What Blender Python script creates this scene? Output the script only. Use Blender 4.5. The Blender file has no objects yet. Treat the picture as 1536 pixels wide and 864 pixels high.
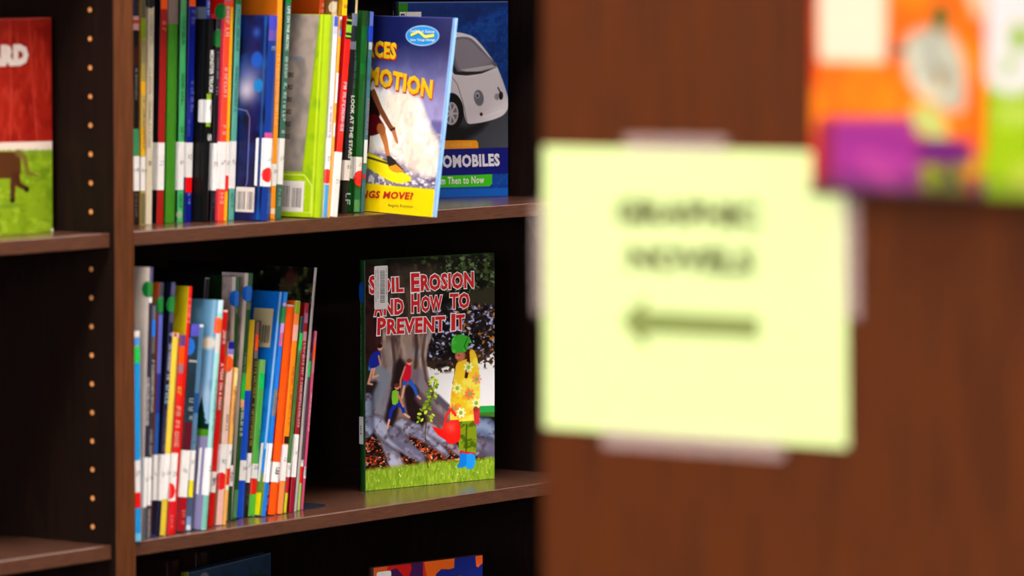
import bpy, math, random
import numpy as np
from mathutils import Vector, Matrix
R = math.radians
scene = bpy.context.scene
col = scene.collection

# ---------------------------------------------------------------- camera
cam_d = bpy.data.cameras.new('camera'); cam = bpy.data.objects.new('camera', cam_d); col.objects.link(cam)
scene.camera = cam
cam.location = (-4.3344, -3.7817, 1.4854)
_p = math.atan2(533, 7676)
_F = Vector((.8*math.cos(_p), .6*math.cos(_p), -math.sin(_p)))
cam.rotation_euler = _F.to_track_quat('-Z', 'Y').to_euler()
cam_d.sensor_width = 36; cam_d.lens = 7676/1536*36
cam_d.clip_start = .05; cam_d.clip_end = 60
cam_d.dof.use_dof = True; cam_d.dof.focus_distance = 6.33; cam_d.dof.aperture_fstop = 4.2; cam_d.dof.aperture_blades = 0

# ---------------------------------------------------------------- world, exposure
world = bpy.data.worlds.new('world'); scene.world = world; world.use_nodes = True
world.node_tree.nodes['Background'].inputs[0].default_value = (1, .95, .9, 1)
world.node_tree.nodes['Background'].inputs[1].default_value = .15
scene.view_settings.view_transform = 'Standard'; scene.view_settings.look = 'None'
scene.view_settings.exposure = 0.14; scene.view_settings.gamma = 1.0
LAMP = 29.0          # emission strength of the ceiling panels
FILL = 15.0          # glow of the fill panes added on the unseen left wall
LIGHTS_X = (-5.4, -3.6, -1.8, 0.0, 1.8); LIGHTS_Y = (-.62, -4.3)

# ---------------------------------------------------------------- helpers
def s2l(c):
    return tuple(((v/255)/12.92 if v/255 <= .04045 else ((v/255+.055)/1.055)**2.4) for v in c)
_mc = {}
def mat(c, rough=.35, coat=.0, metal=0, name='paint', spec=.5, emit=0, alpha=1):
    key = (tuple(c), rough, coat, metal, name, spec, emit, alpha)
    if key in _mc: return _mc[key]
    m = bpy.data.materials.new(name); m.use_nodes = True
    nt = m.node_tree; b = nt.nodes['Principled BSDF']
    l = s2l(c)
    b.inputs['Roughness'].default_value = rough
    b.inputs['Coat Weight'].default_value = coat
    b.inputs['Coat Roughness'].default_value = .12
    b.inputs['Metallic'].default_value = metal
    b.inputs['Specular IOR Level'].default_value = spec
    b.inputs['Alpha'].default_value = alpha
    tc = nt.nodes.new('ShaderNodeTexCoord'); nz = nt.nodes.new('ShaderNodeTexNoise')
    nz.inputs['Scale'].default_value = 90; nz.inputs['Detail'].default_value = 3
    mx = nt.nodes.new('ShaderNodeMix'); mx.data_type = 'RGBA'
    mx.inputs[6].default_value = (*[v*.86 for v in l], 1); mx.inputs[7].default_value = (*[min(1, v*1.06) for v in l], 1)
    nt.links.new(tc.outputs['Object'], nz.inputs['Vector']); nt.links.new(nz.outputs['Fac'], mx.inputs[0])
    nt.links.new(mx.outputs[2], b.inputs['Base Color'])
    if emit:
        b.inputs['Emission Color'].default_value = (*l, 1); b.inputs['Emission Strength'].default_value = emit
    _mc[key] = m; return m
def wood(name, c0, c1, rough=.4, stretch=(4, 60, 60), coat=0, spec=.5, streak=.5):
    m = bpy.data.materials.new(name); m.use_nodes = True
    nt = m.node_tree; b = nt.nodes['Principled BSDF']
    tc = nt.nodes.new('ShaderNodeTexCoord'); mp = nt.nodes.new('ShaderNodeMapping'); mp.inputs['Scale'].default_value = stretch
    nz = nt.nodes.new('ShaderNodeTexNoise'); nz.inputs['Scale'].default_value = 3; nz.inputs['Detail'].default_value = 6; nz.inputs['Roughness'].default_value = .65
    nt.links.new(tc.outputs['Object'], mp.inputs['Vector']); nt.links.new(mp.outputs['Vector'], nz.inputs['Vector'])
    cr = nt.nodes.new('ShaderNodeValToRGB')
    cr.color_ramp.elements[0].position = .5-.25*streak; cr.color_ramp.elements[0].color = (*s2l(c0), 1)
    cr.color_ramp.elements[1].position = .5+.25*streak; cr.color_ramp.elements[1].color = (*s2l(c1), 1)
    nt.links.new(nz.outputs['Fac'], cr.inputs[0]); nt.links.new(cr.outputs[0], b.inputs['Base Color'])
    bp = nt.nodes.new('ShaderNodeBump'); bp.inputs['Strength'].default_value = .12; bp.inputs['Distance'].default_value = .0006
    nt.links.new(nz.outputs['Fac'], bp.inputs['Height']); nt.links.new(bp.outputs[0], b.inputs['Normal'])
    b.inputs['Roughness'].default_value = rough; b.inputs['Coat Weight'].default_value = coat; b.inputs['Coat Roughness'].default_value = .12
    b.inputs['Specular IOR Level'].default_value = spec
    return m
def link(name, me, parent=None, loc=None, label=None):
    o = bpy.data.objects.new(name, me); col.objects.link(o)
    if parent: o.parent = parent
    if loc: o.location = loc
    if label: o['label'] = label
    return o
class MB:
    def __init__(s): s.v = []; s.f = []; s.m = []; s.mats = []
    def mi(s, m):
        if m not in s.mats: s.mats.append(m)
        return s.mats.index(m)
    def face(s, pts, m):
        n = len(s.v); s.v += [tuple(p) for p in pts]; s.f.append(tuple(range(n, n+len(pts)))); s.m.append(s.mi(m))
    def box(s, a, b, m):
        n = len(s.v); x0, y0, z0 = a; x1, y1, z1 = b; k = s.mi(m)
        s.v += [(x0,y0,z0),(x1,y0,z0),(x1,y1,z0),(x0,y1,z0),(x0,y0,z1),(x1,y0,z1),(x1,y1,z1),(x0,y1,z1)]
        for q in ((0,3,2,1),(4,5,6,7),(0,1,5,4),(1,2,6,5),(2,3,7,6),(3,0,4,7)): s.f.append(tuple(n+i for i in q)); s.m.append(k)
    def bbox(s, a, b, m, r=.001):      # box with chamfered edges
        x0, y0, z0 = a; x1, y1, z1 = b
        r = min(r, (x1-x0)/3, (y1-y0)/3, (z1-z0)/3); n = len(s.v); k = s.mi(m)
        idx = {}
        for i, (X, sx) in enumerate(((x0, 1), (x1, -1))):
            for j, (Y, sy) in enumerate(((y0, 1), (y1, -1))):
                for l, (Z, sz) in enumerate(((z0, 1), (z1, -1))):
                    for ax in range(3):
                        p = [X+sx*r, Y+sy*r, Z+sz*r]; p[ax] = (X, Y, Z)[ax]
                        idx[(i, j, l, ax)] = len(s.v); s.v.append(tuple(p))
        def q(*a): s.f.append(tuple(a)); s.m.append(k)
        for ax in range(3):
            o1, o2 = [t for t in range(3) if t != ax]
            for sd in (0, 1):
                def kk(a_, b_):
                    t = [0, 0, 0]; t[ax] = sd; t[o1] = a_; t[o2] = b_; return idx[(*t, ax)]
                q(kk(0,0), kk(1,0), kk(1,1), kk(0,1))
            for a_ in (0, 1):
                for b_ in (0, 1):
                    t0 = [0,0,0]; t1 = [0,0,0]; t0[o1] = t1[o1] = a_; t0[o2] = t1[o2] = b_; t1[ax] = 1
                    q(idx[(*t0, o1)], idx[(*t1, o1)], idx[(*t1, o2)], idx[(*t0, o2)])
        for i in (0, 1):
            for j in (0, 1):
                for l in (0, 1): q(idx[(i,j,l,0)], idx[(i,j,l,1)], idx[(i,j,l,2)])
    def prism(s, poly, z0, z1, fm, cap):     # poly in XY; fm = list of materials per edge
        n = len(s.v); N = len(poly)
        s.v += [(x, y, z0) for x, y in poly]+[(x, y, z1) for x, y in poly]
        for i in range(N):
            j = (i+1) % N; s.f.append((n+i, n+j, n+N+j, n+N+i)); s.m.append(s.mi(fm[i]))
        s.f.append(tuple(n+i for i in reversed(range(N)))); s.m.append(s.mi(cap))
        s.f.append(tuple(n+N+i for i in range(N))); s.m.append(s.mi(cap))
    def mesh(s, name, fix=True):
        me = bpy.data.meshes.new(name); me.from_pydata(s.v, [], s.f)
        for m in s.mats: me.materials.append(m)
        me.polygons.foreach_set('material_index', s.m)
        if fix:
            import bmesh
            bm = bmesh.new(); bm.from_mesh(me); bmesh.ops.recalc_face_normals(bm, faces=bm.faces); bm.to_mesh(me); bm.free()
        me.update(); return me
    def build(s, name, parent=None, loc=None, label=None, fix=True): return link(name, s.mesh(name, fix), parent, loc, label)
def thing(name, label, cat, loc=(0,0,0), rot=(0,0,0), group=None):
    o = bpy.data.objects.new(name, None); col.objects.link(o); o.location = loc; o.rotation_euler = rot
    o.empty_display_size = .05
    tag(o, label, cat, group); return o
def tag(o, label, cat, group=None):
    o['label'] = label; o['category'] = cat
    if group: o['group'] = group
def structure(o): o['kind'] = 'structure'; return o

# ---- lettering: text turned into a mesh, fitted to a rectangle -------------------------------------------
_tc = {}
def text_verts(s, bold=0., shear=0., spacing=1.):
    key = (s, bold, shear, spacing)
    if key in _tc: return _tc[key]
    c = bpy.data.curves.new('t', 'FONT'); c.body = s; c.size = 1; c.resolution_u = 2; c.offset = bold; c.shear = shear; c.space_character = spacing
    c.fill_mode = 'FRONT' if hasattr(c, 'fill_mode') and c.dimensions == '3D' else c.fill_mode
    c.dimensions = '2D'; c.fill_mode = 'BOTH'
    o = bpy.data.objects.new('t', c); col.objects.link(o); bpy.context.view_layer.update()
    me = bpy.data.meshes.new_from_object(o.evaluated_get(bpy.context.evaluated_depsgraph_get()))
    v = [(p.co.x, p.co.y) for p in me.vertices]; f = [tuple(p.vertices) for p in me.polygons]
    bpy.data.objects.remove(o); bpy.data.curves.remove(c); bpy.data.meshes.remove(me)
    _tc[key] = (v, f); return v, f
def put_text(mb, s, fn, m, bold=0., shear=0., spacing=1., ref=None):
    """fn maps unit-rectangle coords (0..1, 0..1) of the string's box to 3D"""
    v, f = text_verts(s, bold, shear, spacing)
    rv = text_verts(s, ref if ref is not None else bold, shear, spacing)[0]
    x0 = min(p[0] for p in rv); x1 = max(p[0] for p in rv); y0 = min(p[1] for p in rv); y1 = max(p[1] for p in rv)
    n = len(mb.v); k = mb.mi(m)
    mb.v += [tuple(fn((p[0]-x0)/(x1-x0), (p[1]-y0)/(y1-y0))) for p in v]
    for q in f: mb.f.append(tuple(n+i for i in q)); mb.m.append(k)
def scribble(mb, L, Hh, fn, m, rng):
    """a run of small print too fine to read: letter-like strokes. fn(u along 0..L, v 0..Hh)"""
    u = 0; w = Hh*.62; th = Hh*.17
    while u+w < L:
        if rng.random() < .16: u += w*.8; continue
        st = []
        if rng.random() < .9: st.append((0, 0, th, Hh))
        if rng.random() < .5: st.append((w-th, 0, w, Hh))
        if rng.random() < .6: st.append((0, Hh-th, w, Hh))
        if rng.random() < .6: st.append((0, Hh*.42, w, Hh*.42+th))
        if rng.random() < .5: st.append((0, 0, w, th))
        if not st: st.append((w*.4, 0, w*.4+th, Hh))
        for a, b, c, d in st: mb.face([fn(u+a, b), fn(u+c, b), fn(u+c, d), fn(u+a, d)], m)
        u += w*1.32

# ---- painted prints: a fine grid of coloured points, painted with numpy ---------------------------------
def fbm(h, w, sc, seed, oct=4, ax=1., ay=1.):
    r = np.random.RandomState(seed); out = np.zeros((h, w)); amp = 1; tot = 0
    for o in range(oct):
        gy = int(h/sc*ay)+3; gx = int(w/sc*ax)+3; g = r.rand(gy, gx)
        yy = np.linspace(0, gy-1.001, h); xx = np.linspace(0, gx-1.001, w)
        yi = yy.astype(int); xi = xx.astype(int); fy = (yy-yi)[:, None]; fx = (xx-xi)[None]
        fy = fy*fy*(3-2*fy); fx = fx*fx*(3-2*fx)
        a = g[yi][:, xi]; b = g[yi][:, xi+1]; c = g[yi+1][:, xi]; d = g[yi+1][:, xi+1]
        out += amp*((a*(1-fx)+b*fx)*(1-fy)+(c*(1-fx)+d*fx)*fy); tot += amp; amp *= .55; sc /= 2
    return out/tot
class Art:
    """w,h in units; n pixels per unit; origin top left; T maps given points to units"""
    def __init__(s, w, h, n, T=None, bg=(0,0,0)):
        s.w, s.h, s.n = w, h, n; s.W = int(w*n)+1; s.H = int(h*n)+1
        s.x, s.y = np.meshgrid(np.linspace(0, w, s.W), np.linspace(0, h, s.H))
        s.c = np.zeros((s.H, s.W, 3)); s.c[:] = bg; s.T = T or (lambda x, y: (x, y))
    def mix(s, m, c):
        m = np.clip(m, 0, 1)[..., None]; s.c = s.c*(1-m)+np.asarray(c, float)*m
    def mask(s, pts, raw=False, soft=.6):
        P = [p if raw else s.T(*p) for p in pts]
        x, y = s.x, s.y; inside = np.zeros(x.shape, bool); dist = np.full(x.shape, 1e9)
        for i in range(len(P)):
            (x0, y0), (x1, y1) = P[i], P[(i+1) % len(P)]
            if y0 != y1:
                cnd = ((y0 > y) != (y1 > y)) & (x < (x1-x0)*(y-y0)/(y1-y0)+x0); inside ^= cnd
            dx, dy = x1-x0, y1-y0; L = dx*dx+dy*dy+1e-9
            t = np.clip(((x-x0)*dx+(y-y0)*dy)/L, 0, 1); dist = np.minimum(dist, np.hypot(x-x0-t*dx, y-y0-t*dy))
        sd = np.where(inside, dist, -dist); return np.clip(.5+sd/soft, 0, 1)
    def poly(s, pts, c, soft=.7, k=1, sm=0):
        if sm: pts = smooth(pts, sm)
        m = s.mask(pts, soft=soft); s.mix(m*k, c); return m
    def line(s, pts, r, c, soft=.7, k=1, r1=None):
        P = [s.T(*p) for p in pts]; best = np.full(s.x.shape, -1e9); n = len(P)-1
        for i in range(n):
            (x0, y0), (x1, y1) = P[i], P[i+1]; dx, dy = x1-x0, y1-y0; L = dx*dx+dy*dy+1e-9
            t = np.clip(((s.x-x0)*dx+(s.y-y0)*dy)/L, 0, 1); d = np.hypot(s.x-x0-t*dx, s.y-y0-t*dy)
            rr = r if r1 is None else r+(r1-r)*(i+t)/n
            best = np.maximum(best, rr-d)
        m = np.clip(.5+best/soft, 0, 1); s.mix(m*k, c); return m
    def ell(s, cx, cy, rx, ry, c, soft=.7, k=1, rot=0):
        X, Y = s.T(cx, cy); X2, Y2 = s.T(cx+rx, cy); X3, Y3 = s.T(cx, cy+ry); rx = abs(X2-X); ry = abs(Y3-Y)
        dx, dy = s.x-X, s.y-Y; cr, sr = math.cos(rot), math.sin(rot); a = dx*cr+dy*sr; b = -dx*sr+dy*cr
        q = np.sqrt((a/rx)**2+(b/ry)**2); m = np.clip(.5+(1-q)*min(rx, ry)/soft, 0, 1); s.mix(m*k, c); return m
    def glow(s, cx, cy, r, c, k=1):
        X, Y = s.T(cx, cy); d = np.hypot(s.x-X, s.y-Y)/r; s.mix(np.exp(-d*d)*k, c)
    def noise(s, m, c, sc, seed, lo=.5, hi=.6, ax=1, ay=1, k=1, oct=3):
        f = fbm(s.H, s.W, sc*s.n, seed, oct, ax, ay); s.mix(m*k*np.clip((f-lo)/(hi-lo), 0, 1), c)
def smooth(P, n=4):
    out = []; N = len(P)
    for i in range(N):
        p0, p1, p2, p3 = P[i-1], P[i], P[(i+1) % N], P[(i+2) % N]
        for j in range(n):
            t = j/n
            out.append(tuple(.5*((2*b)+(-a+c)*t+(2*a-5*b+4*c-d)*t*t+(-a+3*b-3*c+d)*t**3) for a, b, c, d in zip(p0, p1, p2, p3)))
    return out
_pm = {}
def print_mat(rough=.3, coat=.08, name='printed_cover'):
    if (rough, coat) in _pm: return _pm[(rough, coat)]
    m = bpy.data.materials.new(name); m.use_nodes = True; nt = m.node_tree; b = nt.nodes['Principled BSDF']
    a = nt.nodes.new('ShaderNodeAttribute'); a.attribute_name = 'ink'; nt.links.new(a.outputs['Color'], b.inputs['Base Color'])
    b.inputs['Roughness'].default_value = rough; b.inputs['Coat Weight'].default_value = coat; b.inputs['Coat Roughness'].default_value = .08; b.inputs['Specular IOR Level'].default_value = .2
    _pm[(rough, coat)] = m; return m
def art_mesh(art, fn, parent, name='cover_print', m=None, label=None):
    """fn(U array, V array) in units -> (n,3) array"""
    H, W = art.H, art.W
    v = fn(art.x.ravel(), art.y.ravel())
    i = np.arange(H*W).reshape(H, W)
    q = np.stack([i[:-1, :-1], i[1:, :-1], i[1:, 1:], i[:-1, 1:]], -1).reshape(-1, 4)
    me = bpy.data.meshes.new(name); me.vertices.add(H*W); me.vertices.foreach_set('co', np.asarray(v, np.float32).ravel())
    nq = len(q); me.loops.add(nq*4); me.loops.foreach_set('vertex_index', q.astype(np.int32).ravel())
    me.polygons.add(nq); me.polygons.foreach_set('loop_start', np.arange(0, nq*4, 4, dtype=np.int32)); me.polygons.foreach_set('loop_total', np.full(nq, 4, np.int32))
    me.update(calc_edges=True)
    c = np.clip(art.c, 0, 255)/255; c = np.where(c <= .04045, c/12.92, ((c+.055)/1.055)**2.4).reshape(-1, 3)
    ca = me.color_attributes.new('ink', 'FLOAT_COLOR', 'POINT'); ca.data.foreach_set('color', np.concatenate([c, np.ones((len(c), 1))], 1).astype(np.float32).ravel())
    me.materials.append(m or print_mat()); me.validate()
    return link(name, me, parent, label=label)

# ---------------------------------------------------------------- materials
M_edge = wood('shelf_edge_wood', (20, 8, 4), (112, 64, 42), .4, (14, 160, 420), streak=.8)
M_shelf = wood('shelf_top_laminate', (58, 34, 26), (98, 64, 50), .2, (5, 60, 60), streak=.9, spec=.35)
M_in = wood('shaded_inner_wood', (14, 5, 2), (26, 11, 4), .6, (60, 60, 5), spec=.12)  # same wood as the edges, darkened to paint in the recess shade
M_post = wood('upright_edge_wood', (74, 36, 9), (96, 50, 16), .6, (60, 60, 4), spec=.2)
M_end = wood('end_panel_wood', (62, 24, 1), (82, 35, 2), .5, (30, 30, 2.2), spec=.12)
M_page = mat((225, 215, 195), .8, name='paper')
M_white = mat((238, 234, 230), .5, name='label_paper')
M_hole = mat((215, 140, 70), .7, name='raw_particleboard')
M_metal = mat((26, 32, 48), .35, metal=.3, name='dark_steel')

# ---------------------------------------------------------------- the room
b = MB(); b.box((-7, -9, -.1), (6, 3, 0), mat((96, 84, 74), .95, name='carpet')); structure(b.build('floor'))
b = MB(); b.box((-7, -9, 2.9), (6, 3, 3), mat((225, 222, 215), .9, name='ceiling_tile')); structure(b.build('ceiling'))
wm = mat((190, 182, 168), .9, name='wall_paint')
for nm, a, c in (('wall_back', (-7, 1.0, 0), (6, 1.1, 2.9)), ('wall_left', (-7.1, -9, 0), (-7, 3, 2.9)), ('wall_right', (6, -9, 0), (6.1, 3, 2.9)), ('wall_front', (-7, -9.1, 0), (6, -9, 2.9))):
    b = MB(); b.box(a, c, wm); structure(b.build(nm))
for k, yc in enumerate((-2.3, -4.1, -5.9)):  # glowing panes added out of view to brighten covers facing that wall
    b = MB(); gl = mat((232, 238, 255), .6, name='fill_glow', emit=FILL); b.box((-6.998, yc-.72, .95), (-6.985, yc+.72, 2.45), gl); w_ = structure(b.build('window_%d' % (k+1)))
    fm = mat((215, 212, 205), .5, name='window_paint')
    for a, c in (((-7, yc-.8, .88), (-6.95, yc-.72, 2.52)), ((-7, yc+.72, .88), (-6.95, yc+.8, 2.52)), ((-7, yc-.72, .88), (-6.94, yc+.72, .95)), ((-7, yc-.72, 2.45), (-6.95, yc+.72, 2.52)), ((-6.99, yc-.02, .95), (-6.96, yc+.02, 2.45))):
        b = MB(); b.box(a, c, fm); b.build('window_frame', w_)
def ceiling_light(x, y, lab):
    t = thing('ceiling_light', lab, 'light', (x, y, 2.87), group='panel lights in the library ceiling')
    b = MB(); w, d = .6, .3
    for a, c in (((-w, -d, 0), (w, -d+.03, .03)), ((-w, d-.03, 0), (w, d, .03)), ((-w, -d+.03, 0), (-w+.03, d-.03, .03)), ((w-.03, -d+.03, 0), (w, d-.03, .03))): b.box(a, c, mat((230, 230, 228), .5, name='white_metal'))
    b.build('frame', t)
    b = MB(); b.box((-w+.03, -d+.03, .012), (w-.03, d-.03, .02), mat((255, 247, 238), .6, name='lit_diffuser', emit=LAMP)); b.build('diffuser', t)
for x in LIGHTS_X:
    for y in LIGHTS_Y:
        ceiling_light(x, y, 'long white ceiling light panel above the aisle of bookshelves')

# ---------------------------------------------------------------- bookcases along the back
ZS = [.10, .447, .799, 1.150, 1.502, 1.852]; TH = .016; DEP = .31
def bookcase(x0, x1, lab, pins):
    t = thing('bookcase', lab, 'bookcase', (x0, 0, 0))
    W = x1-x0
    for xa, side in ((0, 0), (W-TH, 1)):
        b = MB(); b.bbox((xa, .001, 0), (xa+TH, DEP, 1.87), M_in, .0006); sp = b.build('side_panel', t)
        b = MB(); b.bbox((xa, 0-.0008, 0), (xa+TH-(.0002 if side else 0), .0009, 1.87), M_post, .0006); b.build('edge_band', sp, label='lighter brown front edge of the upright panel')
        hb = MB(); r = .0028; hx = 0
        for i in range(10):
            a0, a1 = 2*math.pi*i/10, 2*math.pi*(i+1)/10
            hb.face([(0, .6*r*math.cos(a0), .6*r*math.sin(a0)), (0, .6*r*math.cos(a1), .6*r*math.sin(a1)), (.0004*(1 if side == 0 else -1), 0, 0)], M_hole)
            hb.face([(0, .6*r*math.cos(a0), .6*r*math.sin(a0)), (0, .6*r*math.cos(a1), .6*r*math.sin(a1)), (.0006*(1 if side == 0 else -1), r*math.cos(a1), r*math.sin(a1)), (.0006*(1 if side == 0 else -1), r*math.cos(a0), r*math.sin(a0))], M_hole)
        me = hb.mesh('shelf_pin_hole')
        for k in range(-18, 30):
            z = .818+.0323*k
            if any(abs(z-q+.008) < .014 for q in ZS) or z > 1.82: continue
            for yy in (.0345,):
                o = bpy.data.objects.new('shelf_pin_hole', me); col.objects.link(o); o.parent = sp
                o.location = (xa+TH+.0002 if side == 0 else xa-.0002, yy, z)
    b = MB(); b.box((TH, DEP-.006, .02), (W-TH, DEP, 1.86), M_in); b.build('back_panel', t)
    for z in ZS:
        b = MB(); b.bbox((TH+.0012, .0075, z-TH), (W-TH-.0012, DEP-.007, z), M_shelf, .0004); sh = b.build('shelf', t)
        b = MB(); b.bbox((TH+.0012, .006, z-TH), (W-TH-.0012, .0082, z+.0002), M_edge, .0009); b.build('edge_band', sh, label='grained reddish brown front edge of the shelf')
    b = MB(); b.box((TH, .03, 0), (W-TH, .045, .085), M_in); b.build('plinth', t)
    return t
bookcase(-.016, .901, 'dark wood bookcase with two crowded rows of upright books, right of the pale upright', 1)
bookcase(-.016-.917, -.0162, 'dark wood bookcase at the left edge holding the red barn book', 1)

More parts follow.
